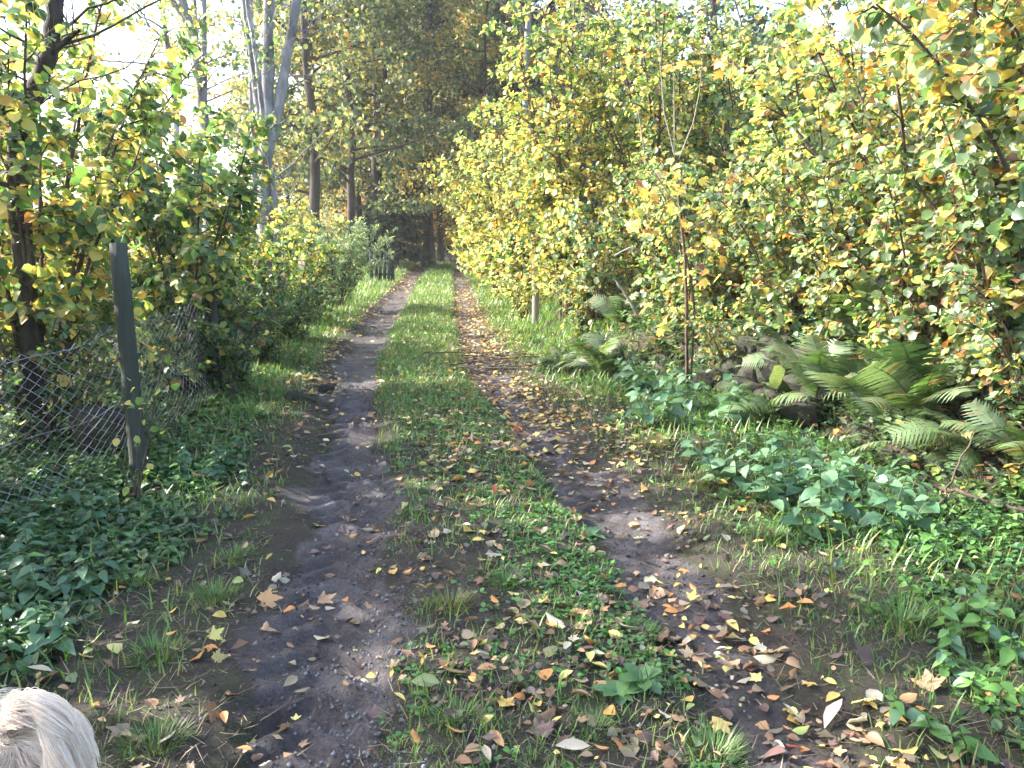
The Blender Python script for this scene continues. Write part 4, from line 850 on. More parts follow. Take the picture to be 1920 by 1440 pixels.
NETC = [(0.06, 0.14, 0.07), (0.10, 0.20, 0.10), (0.15, 0.26, 0.14), (0.10, 0.22, 0.05)]
NP = pool('nettle', [T_NETTLE, blade([0.02, 0.25, 0.31, 0.20, 0.0], 0.25, 0.10, 0.12), blade([0.02, 0.28, 0.26, 0.14, 0.0], 0.0, 0.45, -0.1)], NETC, M['herb']); 
def herb(name, label, x, y, nst, H, rad, leaf, seed, cat='plant', group=None, pairs=4, cs=(0, 1, 2)):
    r = np.random.default_rng(seed); z = gz(x, y); o = thing(name, (x, y, z), label, cat, group); 
    for k in range(nst):
        a = r.random() * 6.283; q = rad * math.sqrt(r.random()); bx, by = q * math.cos(a), q * math.sin(a); h_ = H * (0.6 + 0.5 * r.random()) * (1 - 0.35 * q / rad); z1 = gz(x + bx, y + by) - z
        t = np.linspace(0, 1, 6); P = np.stack([bx + 0.25 * bx * t, by + 0.25 * by * t, z1 + t * h_], -1) + np.cumsum(r.normal(0, 0.004, (6, 3)), 0)
        link('stem', Tubes().add(P, np.linspace(0.0035, 0.002, 6), 4).mesh('stem', M['stalk']), o)
        for j in range(pairs):
            tt = 1 - 0.22 * j; p = np.array([np.interp(tt, t, P[:, i_]) for i_ in range(3)]); a0 = j * 1.57 + r.random()
            for s_ in (0, math.pi):
                a1 = a0 + s_ + r.normal(0, 0.25); d = np.array([math.cos(a1), math.sin(a1), 0.30 - 0.65 * r.random()]); up = np.array([r.normal(0, .38), r.normal(0, .38), 1]); l = leaf * (0.45 + 0.2 * j + 0.5 * r.random())
                lo = link('leaf', NP[cs[r.integers(0, len(cs))]][r.integers(0, 6)], o); lo.matrix_local = mat4(p, frames(d[None], up[None])[0], l)
M['stalk'] = rock_mat('green_stalk', [(0.3, (0.05, 0.09, 0.03)), (0.7, (0.12, 0.14, 0.05))], 20, 0.6, 0.2)
GN = 'nettle clumps at the foot of the bank'
for lab, u, v, nst, H, rad, leaf, sd in [
    ('bushy bluish green nettle clump in front of the spreading fern', 1430, 905, 24, 0.36, 0.36, 0.098, 1),
    ('bushy nettle clump nearest the right track, right of the other', 1570, 965, 24, 0.36, 0.38, 0.105, 2),
    ('nettle clump behind, left of the ferns', 1290, 790, 14, 0.42, 0.36, 0.12, 3),
    ('nettle clump halfway between the sapling and the ferns', 1240, 735, 12, 0.40, 0.34, 0.12, 4),
    ('light green nettle clump at the right edge', 1850, 1180, 11, 0.20, 0.26, 0.065, 5),
    ('leafy clump at the bottom right corner', 1830, 1340, 11, 0.16, 0.26, 0.060, 6),
    ('low leafy clump by the fallen branch', 1700, 1010, 9, 0.20, 0.25, 0.060, 7)]:
    p = on_ground(u, v); herb('nettle_clump', lab, p[0], p[1], nst, H, rad, leaf, 700 + sd, group=GN, cs=(0, 1, 2) if sd < 5 else (1, 3, 3))
GN2 = 'leafy herbs at the foot of the wire fence'
for lab, u, v, nst, H, rad, leaf, sd in [
    ('broad leaved green plant at the left edge in front of the fence', 60, 1130, 10, 0.20, 0.22, 0.085, 1),
    ('leafy plant at the left edge below the fence corner', 20, 1040, 10, 0.24, 0.25, 0.075, 2),
    ('leafy herb at the left edge just above the dog', 30, 1230, 8, 0.18, 0.20, 0.075, 3),
    ('leafy herb below the near fence post', 330, 905, 10, 0.20, 0.26, 0.065, 4),
    ('leafy herb midway between the post and the left edge', 150, 985, 10, 0.22, 0.26, 0.075, 5)]:
    p = on_ground(u, v); herb('leafy_herb', lab, p[0], p[1], nst, H, rad, leaf, 720 + sd, group=GN2, cs=(0, 0, 1))
# broad leaved rosette on the middle strip
PL = pool('plantain', [blade([0.04, 0.16, 0.27, 0.24, 0.0], 0.15, 0.25)], [(0.09, 0.19, 0.07), (0.13, 0.25, 0.09)], M['herb'])
for lab, u, v, nl, ls in [('broad leaved rosette plant between the tracks at lower right', 1205, 1285, 11, 0.095), ('small broad leaved rosette beside the larger one', 1160, 1310, 7, 0.08), ('leafy rosette at the left edge of the right track', 1110, 1010, 9, 0.08)]:
    r = np.random.default_rng(u); p = on_ground(u, v); o = thing('plantain', (p[0], p[1], gz(p[0], p[1]) + 0.006), lab, 'plant', 'rosette plants on the middle strip')
    for k in range(nl):
        a = 6.283 * (k + 0.5 * r.random()) / nl; e = 0.25 + 0.45 * r.random(); d = np.array([math.cos(a) * math.cos(e), math.sin(a) * math.cos(e), math.sin(e)]); up = np.array([-math.cos(a) * .5, -math.sin(a) * .5, 1.0])
        lo = link('leaf', PL[r.integers(0, 2)][r.integers(0, 2)], o); lo.matrix_local = mat4((0, 0, 0), frames(d[None], up[None])[0], ls * (0.7 + 0.5 * r.random()))
# twiggy seedling in front of the near post
p = on_ground(252, 950); o = thing('seedling', (p[0], p[1], gz(p[0], p[1])), 'thin brown stemmed seedling growing in front of the fence post', 'seedling')
for a_, l_, r_ in ((-0.05, 0.22, 0.016), (0.30, 0.85, 0.008), (-0.35, 0.45, 0.005), (0.12, 0.62, 0.006)):
    t = np.linspace(0, 1, 8); link('stem', Tubes().add(np.stack([a_ * t * l_ * 0.8, 0.05 * t, t * l_ - 0.03], -1) + rng.normal(0, 0.006, (8, 3)), np.linspace(r_, r_ * 0.4, 8), 6).mesh('stem', M['bark_brown']), o)
hp = pool('shrub%d' % id(T_HAZEL), T_HAZEL, SH, M['leaf'])
for k in range(26):
    q = np.array([rng.normal(0.08, 0.09), rng.normal(0, 0.08), 0.12 + 0.65 * rng.random()]); d = rng.normal(0, 1, 3) - [0, 0, .3]; lo = link('leaf', hp[rng.choice([2, 4, 5, 4])][rng.integers(0, 6)], o)
    lo.matrix_local = mat4(q, frames(d[None], (rng.normal(0, .4, 3) + [0, -.3, 1])[None])[0], 0.045 * (0.7 + 0.7 * rng.random()))

# ------------------------------------------------------------------ gravel, twigs, fallen branch
r = np.random.default_rng(900)
x, y, s = lane_points(26000, -1.25, 0.15, 1.7, 9, r)
den = np.exp(-((s + 0.50) / 0.20) ** 2) * sstep(0.35, 0.6, fbm(x * 1.8, y * 1.8, 90)) + 0.07
k = r.random(len(x)) < den; x, y = x[k], y[k]; n = len(x); sz = 0.0025 + 0.011 * r.random(n) ** 5
ico = (np.array([(0, 0, .6), (.55, .1, .05), (.1, .6, -.02), (-.5, .25, .08), (-.25, -.55, 0), (.35, -.45, .06), (0, 0, -.4)]), np.array([(0, 1, 2), (0, 2, 3), (0, 3, 4), (0, 4, 5), (0, 5, 1), (6, 2, 1), (6, 3, 2), (6, 4, 3), (6, 5, 4), (6, 1, 5)]))
tag(link('gravel', scattered('gravel', ico, np.stack([x, y, height(x, y) + sz * 0.15], -1), frames(r.normal(0, 1, (n, 3)), r.normal(0, .3, (n, 3)) + [0, 0, 1]), sz * 1.4, np.ones((n, 3)) * 0.2, M['gravel'], False)), 'small grey gravel pressed into the left wheel track', 'gravel', kind='stuff')
print('gravel', n)
x, y, s = lane_points(40000, -2.3, 2.2, 1.7, 8, r); k = r.random(len(x)) < 0.25 + 0.5 * sstep(0.45, 0.62, fbm(x * 2.2, y * 2.2, 97)); x, y = x[k], y[k]; n = len(x); sz = 0.002 + 0.009 * r.random(n) ** 3.5
tag(link('soil_crumbs', scattered('soil_crumbs', (ico[0][:6], ico[1][:5]), np.stack([x, y, height(x, y) + sz * 0.2], -1), frames(r.normal(0, 1, (n, 3)), r.normal(0, .3, (n, 3)) + [0, 0, 1]), sz * 1.5, tints(r, n, [(0.045, 0.035, 0.03), (0.09, 0.07, 0.055), (0.03, 0.024, 0.02)], [2, 1, 2]), M['crumb'], False)), 'loose crumbs of dark earth over the lane', 'soil', kind='stuff')
x, y, s = lane_points(14000, -2.2, 2.4, 1.7, 10, r); k = r.random(len(x)) < (1 - 0.7 * mud(x, y)) * (0.3 + 0.7 * sstep(0.4, 0.6, fbm(x * 1.9, y * 1.9, 98))); x, y = x[k], y[k]; n = len(x); a = r.random(n) * 6.283
tag(link('dry_stalks', scattered('dry_stalks', T_GRASS, np.stack([x, y, height(x, y) + 0.006], -1), frames(np.stack([np.cos(a), np.sin(a), r.normal(0.05, 0.15, n)], -1), r.normal(0, .3, (n, 3)) + [0, 0, 1]), np.stack([0.03 + 0 * a, 0.03 + 0.09 * r.random(n), 0.04 + 0 * a], -1), tints(r, n, [(0.20, 0.15, 0.09), (0.10, 0.07, 0.05), (0.30, 0.25, 0.15)], [2, 3, 1]), M['dry_leaf'])), 'dead grass stalks and rootlets scattered over the lane', 'dead grass', kind='stuff')
bp = np.array([-0.18, 9.6, gz(-0.18, 9.6)]); o = thing('brushwood_pile', tuple(bp), 'low pile of dry brown twigs on the right track', 'twigs')
for k in range(30):
    a = r.normal(0.1, 0.6); l = r.uniform(0.35, 1.2); c = np.array([r.normal(0.1, 0.42), r.normal(0, 0.28), 0.02 + 0.12 * r.random()]); t = np.linspace(-.5, .5, 6)
    P = c + np.stack([np.cos(a) * t * l, np.sin(a) * t * l, r.normal(0, 0.05) * t * l], -1) + np.cumsum(r.normal(0, 0.008, (6, 3)), 0); P[:, 2] = np.maximum(P[:, 2], 0.01)
    link('twig', Tubes().add(P, np.linspace(0.009, 0.003, 6) * r.uniform(0.4, 1.1), 5).mesh('twig', M['bark_pale' if k % 3 == 0 else 'bark_brown']), o)
def stick(label, pts, r0, r1, mat='bark_brown', name='fallen_branch'):
    P = np.array(pts); q = np.linspace(0, 1, len(P)); qq = np.linspace(0, 1, 14); S = np.stack([np.interp(qq, q, P[:, k]) for k in range(3)], -1) + r.normal(0, 0.006, (14, 3)); b0 = S[0].copy()
    ob = link(name, Tubes().add(S - b0, np.linspace(r0, r1, 14), 6).mesh(name, M[mat])); ob.location = tuple(b0); tag(ob, label, 'branch', 'fallen branches')
pa, pb = on_ground(1660, 925), on_ground(1915, 985)
stick('long thin brown branch lying under the ferns at right', [pa + [0, 0, .10], (pa + pb) / 2 + [0, 0, .10], pb + [0, 0, .08]], 0.014, 0.010)
pa = on_ground(1745, 985); stick('thin stick leaning up towards the ferns at right', [pa, pa + [0.12, 0.1, 0.18], pa + [0.3, 0.2, 0.45]], 0.008, 0.005)
Yq = 9.2; stick('pale broken branch leaning in the brambles left of the sapling', [at(1195, 590, Yq), at(1165, 540, Yq), at(1150, 520, Yq)], 0.02, 0.012, 'bark_pale')
stick('pale thin branch lying across the brambles behind the sapling', [at(1150, 480, Yq), at(1185, 462, Yq), at(1225, 490, Yq)], 0.012, 0.006, 'bark_pale')
pa, pb = on_ground(845, 500), on_ground(880, 520); stick('pale curved branch lying at the far end of the path', [at(842, 478, 33), at(850, 500, 32), at(880, 516, 31)], 0.03, 0.02, 'bark_pale')

# ------------------------------------------------------------------ leaf litter (mass) and the single fallen leaves that stand out
LC = [BROWN, DBROWN, TAN, PALE, YELLOW, GOLD, ORANGE, RED, (0.13, 0.08, 0.065), YGREEN]
r = np.random.default_rng(950)
x, y, s = lane_points(86000, -3.0, 3.4, 1.7, 36, r)
rr_ = 2.9 * np.exp(-((s - 0.85) / 0.42) ** 2) * (0.22 + 0.65 * sstep(4.0, 7.0, y)) * sstep(24, 13, y) + 0.12 * np.exp(-((s - 0.85) / 0.5) ** 2) * sstep(4, 3, y)
ll_ = 0.45 * np.exp(-((s + 1.15) / 0.35) ** 2) * (0.5 + 0.5 * sstep(4, 8, y)) + 0.16 * np.exp(-((s + 0.6) / 0.3) ** 2)
mid = 0.55 * np.exp(-(s / 0.5) ** 2) * (0.45 + 0.55 * sstep(8, 4, y))
sid = 0.14 * sstep(1.1, 1.5, s) + 0.10 * sstep(-1.3, -1.8, s) + 0.30 * sstep(15, 28, y)
den = (rr_ + ll_ + mid + sid) * (0.42 + 0.58 * sstep(3.4, 5.8, y)) * (1 - 0.55 * np.exp(-((s + 0.68) / 0.25) ** 2)) * (0.25 + 1.2 * sstep(0.35, 0.65, fbm(x * 1.7, y * 1.7, 95)))
k = r.random(len(x)) < den; x, y, s = x[k], y[k], s[k]; n = len(x)
warm = sstep(4.5, 7, y)[:, None]; wA = np.array([5, 5, 3.2, 1.4, 1.3, 1.4, 1.5, 0.12, 4, 0.5]); wB = np.array([5, 1.5, 4, 2.2, 2.2, 2.8, 3.2, 0.2, 1.0, 0.2])
pk = wA / wA.sum() * (1 - warm) + wB / wB.sum() * warm; ci = (np.cumsum(pk, 1) < r.random((n, 1))).sum(1).clip(0, 9)
cc = np.array(LC)[ci] * (0.75 + 0.5 * r.random((n, 1)))
a = r.random(n) * 6.283; gn = ground_n(x, y); d = np.stack([np.cos(a), np.sin(a), r.normal(0, 0.18, n)], -1); nn = gn + r.normal(0, 0.28, (n, 3)); nn *= np.where(r.random((n, 1)) < 0.35, -1, 1)
sz = (0.018 + 0.052 * r.random(n) ** 1.5) * (1 + 0.012 * y); pos = np.stack([x, y, height(x, y) + 0.008 + 0.012 * r.random(n)], -1); Rm = frames(d, nn)
nearL = np.where((y < 5.0) & (sz > 0.032))[0]; restL = np.setdiff1d(np.arange(n), nearL)
T_N = [T_OVAL[0], T_OVAL[1], T_OVAL[2], T_HAZEL[1], T_LANCE[0], T_MAPLE[1], T_MAPLE[2], T_HAZEL[2], T_LANCE[2], blade([0.01, 0.10, 0.24, 0.12, 0.0], 0.6, -0.4, 0.5), blade([0.02, 0.3, 0.2, 0.25, 0.0], -0.3, -0.3, 0.3)]
T_R = [T_OVAL_FAR[0], T_OVAL_FAR[1], T_OVAL_FAR[2], T_HAZEL_FAR[1], hexa(0.14, 0.12, 0.10, 0.15, 0.05), T_HAZEL_FAR[2], hexa(0.30, 0.14, -0.12, 0.25, 0.12), hexa(0.18, 0.30, 0.22, -0.1, 0.1), hexa(0.10, 0.30, 0.15, 0.2, -0.1)]
part_ = np.array_split(r.permutation(nearL), len(T_N)) + np.array_split(r.permutation(restL), len(T_R)); Vs, Fs, Cs, off = [], [], [], 0
print('near litter', len(nearL))
for T, ii in zip(T_N + T_R, part_):
    TV = np.einsum('nij,nkj->nki', Rm[ii], T[0][None] * sz[ii][:, None, None]) + pos[ii][:, None]
    Vs.append(TV.reshape(-1, 3)); Fs.append((T[1][None] + (np.arange(len(ii)) * len(T[0]))[:, None, None]).reshape(-1, 3) + off); off += TV.shape[0] * TV.shape[1]; Cs.append(np.repeat(cc[ii], len(T[0]), 0))
tag(link('leaf_litter', mesh_np('leaf_litter', np.concatenate(Vs), np.concatenate(Fs), M['dry_leaf'], np.concatenate(Cs))), 'brown and orange litter of small fallen leaves', 'leaf litter', kind='stuff')
print('litter', n)

CN = {'brown': BROWN, 'dark brown': DBROWN, 'tan': TAN, 'pale cream': PALE, 'yellow': YELLOW, 'golden': GOLD, 'orange': ORANGE, 'red': RED, 'purplish brown': (0.15, 0.085, 0.075), 'greenish': (0.20, 0.26, 0.10)}
KIND = {'maple': T_MAPLE, 'oval': T_OVAL, 'round': T_HAZEL, 'narrow': T_LANCE}
FLP = {(k, c): [mesh_np('fallen_leaf', T[0], T[1], M['dry_leaf'], np.repeat(np.array(cv)[None] * q, len(T[0]), 0)) for T in KIND[k] for q in (0.85, 1.1)] for k in KIND for c, cv in CN.items()}
r = np.random.default_rng(960)
def fallen(x, y, kind, colr, size, label, group, tilt=0.22):
    a = r.random() * 6.283; gn = ground_n(np.array([x]), np.array([y]))[0]; nn = gn + r.normal(0, tilt, 3)
    if r.random() < 0.3: nn = -nn
    d = np.array([math.cos(a), math.sin(a), r.normal(0, 0.12)]); o = link('fallen_leaf', FLP[(kind, colr)][r.integers(0, 6)])
    o.matrix_world = mat4((x, y, gz(x, y) + 0.018), frames(d[None], nn[None])[0], size); tag(o, label, 'leaf', group)
SPEC = [  # u, v, kind, colour, size, which one
    (482, 1132, 'maple', 'orange', 0.15, 'orange maple leaf at the left edge of the muddy left track'),
    (596, 1138, 'maple', 'tan', 0.12, 'tan maple leaf on the gravel of the left track'),
    (612, 1152, 'round', 'pale cream', 0.06, 'white round leaf on the gravel of the left track'),
    (375, 1245, 'round', 'orange', 0.09, 'round orange leaf on the left verge above the mud'),
    (230, 1216, 'round', 'yellow', 0.09, 'round yellow leaf on the ragged left grass tuft'),
    (395, 1207, 'maple', 'yellow', 0.09, 'crumpled yellow leaf left of the muddy track'),
    (480, 973, 'oval', 'golden', 0.10, 'golden leaf at the left border of the track below the fence'),
    (272, 1060, 'oval', 'yellow', 0.08, 'yellow leaf resting in the bright left grass tuft'),
    (870, 1003, 'round', 'golden', 0.12, 'large pale golden leaf standing on the middle strip'),
    (845, 907, 'round', 'golden', 0.12, 'upright golden leaf in the grass, farther of the two large ones'),
    (929, 932, 'oval', 'red', 0.09, 'single red leaf on the grass of the middle strip'),
    (1003, 914, 'oval', 'orange', 0.10, 'orange leaf beside a pale one near the right track'),
    (985, 918, 'oval', 'tan', 0.10, 'tan leaf touching the orange one near the right track'),
    (940, 1052, 'maple', 'pale cream', 0.13, 'curled cream leaf at the centre of the middle strip'),
    (1075, 1150, 'maple', 'orange', 0.12, 'orange brown curled leaf above the pair of cream leaves'),
    (1060, 1187, 'oval', 'pale cream', 0.12, 'pale leaf lying with a stalk between the tracks'),
    (1085, 1190, 'oval', 'tan', 0.11, 'tan leaf beside the stalked pale leaf between the tracks'),
    (1160, 1175, 'oval', 'pale cream', 0.13, 'long pale leaf standing on edge between the tracks'),
    (1035, 1180, 'narrow', 'yellow', 0.07, 'small yellow sliver leaf left of the stalked pale leaf'),
    (875, 1272, 'oval', 'tan', 0.13, 'large oval pinkish tan leaf on the lower middle strip'),
    (770, 1287, 'oval', 'greenish', 0.13, 'broad greenish leaf beside the left track'),
    (1025, 1393, 'maple', 'purplish brown', 0.14, 'purplish brown maple leaf at the bottom centre'),
    (1042, 1410, 'narrow', 'pale cream', 0.13, 'narrow cream leaf lying over the purplish maple leaf'),
    (945, 1412, 'narrow', 'orange', 0.11, 'narrow orange leaf at the bottom of the middle strip'),
    (870, 1422, 'oval', 'tan', 0.11, 'folded tan leaf at the bottom edge of the middle strip'),
    (1335, 1357, 'maple', 'golden', 0.12, 'bright golden leaf left of the right track, bottom'),
    (1265, 1360, 'maple', 'tan', 0.10, 'tan maple leaf left of the bright golden one'),
    (1310, 1300, 'maple', 'brown', 0.17, 'large brown maple leaf on the left bank of the right track'),
    (1260, 1215, 'maple', 'purplish brown', 0.16, 'purplish maple leaf left of the right track'),
    (1345, 1155, 'maple', 'purplish brown', 0.18, 'big purplish maple leaf in the right track, upper'),
    (1340, 1187, 'round', 'pale cream', 0.07, 'white leaf in the mud of the right track'),
    (1405, 1205, 'oval', 'yellow', 0.08, 'small yellow leaf in the middle of the right track'),
    (1463, 1235, 'oval', 'pale cream', 0.13, 'cream leaf standing in the right track'),
    (1420, 1235, 'maple', 'brown', 0.16, 'reddish brown leaf left of the standing cream leaf'),
    (1620, 1255, 'maple', 'purplish brown', 0.19, 'big purple brown maple leaf right of the right track'),
    (1545, 1380, 'narrow', 'pale cream', 0.16, 'long pale grey leaf on the mud at lower right'),
    (1500, 1360, 'narrow', 'pale cream', 0.10, 'slim pale leaf left of the long pale grey one'),
    (1640, 1322, 'maple', 'yellow', 0.12, 'yellow crumpled leaf at lower right of the track'),
    (1685, 1322, 'oval', 'orange', 0.09, 'orange oval leaf right of the yellow crumpled one'),
    (1745, 1305, 'maple', 'tan', 0.15, 'tan pink maple leaf at the lower right'),
    (1865, 1305, 'maple', 'orange', 0.14, 'rust red maple leaf on green plants at the right edge'),
    (1905, 1222, 'maple', 'yellow', 0.13, 'bright yellow leaf at the right edge'),
    (1775, 1190, 'round', 'yellow', 0.09, 'yellow leaf on the green plants at right'),
    (1845, 1152, 'round', 'orange', 0.10, 'orange brown round leaf at the right edge'),
    (1720, 1365, 'round', 'tan', 0.12, 'tan round leaf at the bottom right'),
    (1712, 1425, 'round', 'yellow', 0.08, 'round yellow leaf at the bottom right border'),
    (1548, 995, 'round', 'yellow', 0.09, 'yellow leaf on the grass below the nettle clumps'),
    (1657, 975, 'maple', 'orange', 0.14, 'large rust orange maple leaf below the fallen branch'),
    (1508, 945, 'narrow', 'red', 0.10, 'narrow red leaf beside the nettle clump'),
    (1440, 940, 'oval', 'tan', 0.10, 'tan leaf left of the nearest nettle clump'),
    (1355, 1010, 'round', 'pale cream', 0.08, 'pale yellow leaf on the right verge grass'),
    (1525, 1140, 'oval', 'orange', 0.09, 'orange leaf on the grass right of the right track'),
    (885, 1020, 'oval', 'golden', 0.08, 'golden leaf just below the large pale golden one'),
    (790, 1020, 'maple', 'orange', 0.09, 'orange leaf at the left border of the middle strip'),
    (505, 872, 'oval', 'orange', 0.08, 'orange leaf on the left border of the track, farther up'),
    (370, 893, 'round', 'orange', 0.09, 'orange round leaf on the ground elder below the post'),
    (100, 1270, 'narrow', 'pale cream', 0.12, 'slim whitish leaf on the left verge above the dog'),
    (155, 1238, 'narrow', 'greenish', 0.10, 'slim greenish leaf on the left verge above the dog'),
    (130, 1288, 'oval', 'greenish', 0.10, 'green leaf just above the dog'),
    (68, 1298, 'oval', 'tan', 0.13, 'tan pink leaf just behind the dog'),
    (10, 1258, 'oval', 'orange', 0.11, 'orange leaf at the left edge above the dog'),
    (118, 1232, 'oval', 'brown', 0.09, 'brown leaf among the grass left of the track'),
    (558, 1280, 'oval', 'tan', 0.08, 'small tan leaf in the mud of the left track'),
    (545, 1368, 'maple', 'tan', 0.09, 'tan star shaped leaf at the bottom of the left track'),
    (405, 1325, 'maple', 'brown', 0.14, 'brown crumpled leaf at the left border of the track, lower'),
    (330, 1380, 'narrow', 'pale cream', 0.10, 'slim pale leaf right of the dog'),
    (240, 1370, 'maple', 'brown', 0.12, 'brown leaf in the grass right of the dog'),
]
for u, v, kd, cl, sz, lab in SPEC:
    p = on_ground(u, v); fallen(p[0], p[1], kd, cl, sz * 0.78, lab, 'prominent fallen leaves', 0.35)
ZN = [('on the middle grass strip', -0.40, 0.40, 8, 78), ('on the mud of the right track', 0.48, 1.05, 9, 72), ('on the mud of the left track', -1.05, -0.45, 9, 38), ('on the green right verge', 1.1, 2.3, 8, 36), ('on the green left verge', -2.1, -1.1, 8, 20)]
zc = [('brown', 3), ('tan', 3), ('purplish brown', 2), ('pale cream', 2), ('yellow', 1.8), ('golden', 1.5), ('orange', 2.2)]; pw = np.array([q for _, q in zc]); pw = pw / pw.sum(); MANY = []
for zn, s0, s1, ymax, cnt in ZN:
    for k in range(cnt):
        y = math.exp(r.uniform(math.log(2.1), math.log(ymax))); x = float(xc(y)) + r.uniform(s0, s1); cl = zc[r.choice(len(zc), p=pw)][0]; kd = ['maple', 'oval', 'oval', 'round', 'narrow'][r.integers(0, 5)]
        MANY.append((y, x, kd, cl, 0.035 + 0.038 * r.random(), zn))
seen = {}
ORD = ['nearest', 'second nearest', 'third nearest', 'fourth nearest', 'fifth nearest', 'sixth nearest', 'seventh nearest', 'eighth nearest', 'ninth nearest', 'tenth nearest', 'eleventh nearest', 'twelfth nearest']
for y, x, kd, cl, sz, zn in sorted(MANY):
    i_ = seen.get((kd, cl, zn), 0); seen[(kd, cl, zn)] = i_ + 1
    fallen(x, y, kd, cl, sz, f'{ORD[min(i_, 11)]} {cl} {kd} leaf lying {zn}', f'fallen leaves {zn}')

# ------------------------------------------------------------------ the dog at the lower left: cream coat, plumed tail curled over the rump
def dog():
    import bmesh
    bx, by = -1.22, 1.80; z0 = gz(bx, by)
    o = thing('dog', (bx, by, z0), 'cream white long haired dog walking off at the lower left corner, tail curled', 'dog')
    o.rotation_euler = (0, 0, math.atan2(0.42, -0.90)); o.scale = (1.03, 1.03, 1.03)               # local +X = towards the head
    J = {'pel': (0.00, 0, .30, .098), 'bel': (.13, 0, .295, .105), 'che': (.28, 0, .285, .112), 'sho': (.38, 0, .30, .10), 'nec': (.45, 0, .36, .075), 'nek': (.49, 0, .42, .068), 'hea': (.54, 0, .455, .075), 'muz': (.61, 0, .43, .042), 'nos': (.645, 0, .425, .028)}
    E = [('pel', 'bel'), ('bel', 'che'), ('che', 'sho'), ('sho', 'nec'), ('nec', 'nek'), ('nek', 'hea'), ('hea', 'muz'), ('muz', 'nos')]
    for sd, q in (('l', 1), ('r', -1)):
        dx = 0.03 * q
        J.update({'hip' + sd: (-.03, .06 * q, .26, .065), 'kne' + sd: (.03 + dx, .075 * q, .165, .045), 'hoc' + sd: (-.055 + dx, .075 * q, .09, .026), 'pas' + sd: (-.04 + dx, .075 * q, .025, .024), 'toe' + sd: (-.005 + dx, .075 * q, .018, .024)})
        E += [('pel', 'hip' + sd), ('hip' + sd, 'kne' + sd), ('kne' + sd, 'hoc' + sd), ('hoc' + sd, 'pas' + sd), ('pas' + sd, 'toe' + sd)]
        J.update({'shd' + sd: (.36, .065 * q, .24, .055), 'elb' + sd: (.33 - dx, .075 * q, .16, .035), 'wri' + sd: (.345 - dx, .075 * q, .075, .025), 'paw' + sd: (.345 - dx, .075 * q, .022, .025), 'fin' + sd: (.375 - dx, .075 * q, .018, .023)})
        E += [('sho', 'shd' + sd), ('shd' + sd, 'elb' + sd), ('elb' + sd, 'wri' + sd), ('wri' + sd, 'paw' + sd), ('paw' + sd, 'fin' + sd)]
    names = list(J); me = bpy.data.meshes.new('body'); me.from_pydata([J[k][:3] for k in names], [(names.index(a), names.index(b_)) for a, b_ in E], [])
    tmp = link('dog_body', me); tmp.modifiers.new('s', 'SKIN'); sv = me.skin_vertices[0].data
    for i_, k in enumerate(names): sv[i_].radius = (J[k][3], J[k][3]); sv[i_].use_root = (k == 'pel')
    ss = tmp.modifiers.new('ss', 'SUBSURF'); ss.levels = 2; ss.render_levels = 2
    dg = bpy.context.evaluated_depsgraph_get(); ev = tmp.evaluated_get(dg); body = bpy.data.meshes.new_from_object(ev); bpy.data.objects.remove(tmp)
    body.name = 'body'; body.materials.clear(); body.materials.append(M['dog_skin'])
    bo = link('body', body, o)
    # tail: rises from the rump, curls back over and hangs as a plume
    tp = np.array([(-.06, 0, .335), (-.085, -.004, .375), (-.12, -.01, .435), (-.165, -.02, .440), (-.20, -.03, .395), (-.20, -.035, .32), (-.19, -.04, .27)]); t = np.linspace(0, 1, 7); tt = np.linspace(0, 1, 24)
    TP = np.stack([np.interp(tt, t, tp[:, k]) for k in range(3)], -1)
    for k in range(3): TP[:, k] = np.convolve(np.pad(TP[:, k], 2, mode='edge'), np.ones(5) / 5, 'valid')
    ta = link('tail', Tubes().add(TP, np.linspace(0.026, 0.010, 24), 10, cap=True).mesh('tail', M['dog_skin']), o)
    for q in (1, -1):
        V_, F_ = blade([0.2, 0.36, 0.36, 0.2, 0.0], 0.1, 0.1); R_ = frames(np.array([[-0.05, 0.35 * q, -1.0]]), np.array([[0, 1.0 * q, 0.3]]))[0]; e = link('ear', mesh_np('ear', V_, F_, M['dog_skin'], None), o); e.matrix_local = mat4((.535, .06 * q, .505), R_, 0.12)
        bm = bmesh.new(); bmesh.ops.create_uvsphere(bm, u_segments=10, v_segments=8, radius=0.011); em = bpy.data.meshes.new('eye'); bm.to_mesh(em); bm.free(); em.materials.append(M['dog_nose']); link('eye', em, o, (.592, .032 * q, .472))
    bm = bmesh.new(); bmesh.ops.create_uvsphere(bm, u_segments=10, v_segments=8, radius=0.017); em = bpy.data.meshes.new('nose'); bm.to_mesh(em); bm.free(); em.materials.append(M['dog_nose']); link('nose', em, o, (.668, 0, .432))
    # coat
    r = np.random.default_rng(42); body.calc_loop_triangles(); vv = np.array([v_.co for v_ in body.vertices]); tri = np.array([t_.vertices for t_ in body.loop_triangles]); A, B, C_ = vv[tri[:, 0]], vv[tri[:, 1]], vv[tri[:, 2]]
    cr = np.cross(B - A, C_ - A); ar = np.linalg.norm(cr, axis=1); n = 26000; k = r.choice(len(tri), n, p=ar / ar.sum()); e1, e2 = r.random((2, n, 1)); sw = e1 + e2 > 1; e1 = np.where(sw, 1 - e1, e1); e2 = np.where(sw, 1 - e2, e2)
    P0 = A[k] + (B[k] - A[k]) * e1 + (C_[k] - A[k]) * e2; nn = nrm(cr[k])
    keep = ~((P0[:, 0] > 0.57) & (P0[:, 2] > 0.38) & (r.random(n) < 0.6)); P0 = P0[keep]; nn = nn[keep]; n = len(P0)
    clump = np.stack([vnoise(P0[:, 0] * 30 + P0[:, 2] * 13, P0[:, 1] * 30 + P0[:, 2] * 21, s_) - 0.5 for s_ in (1, 2, 3)], -1)
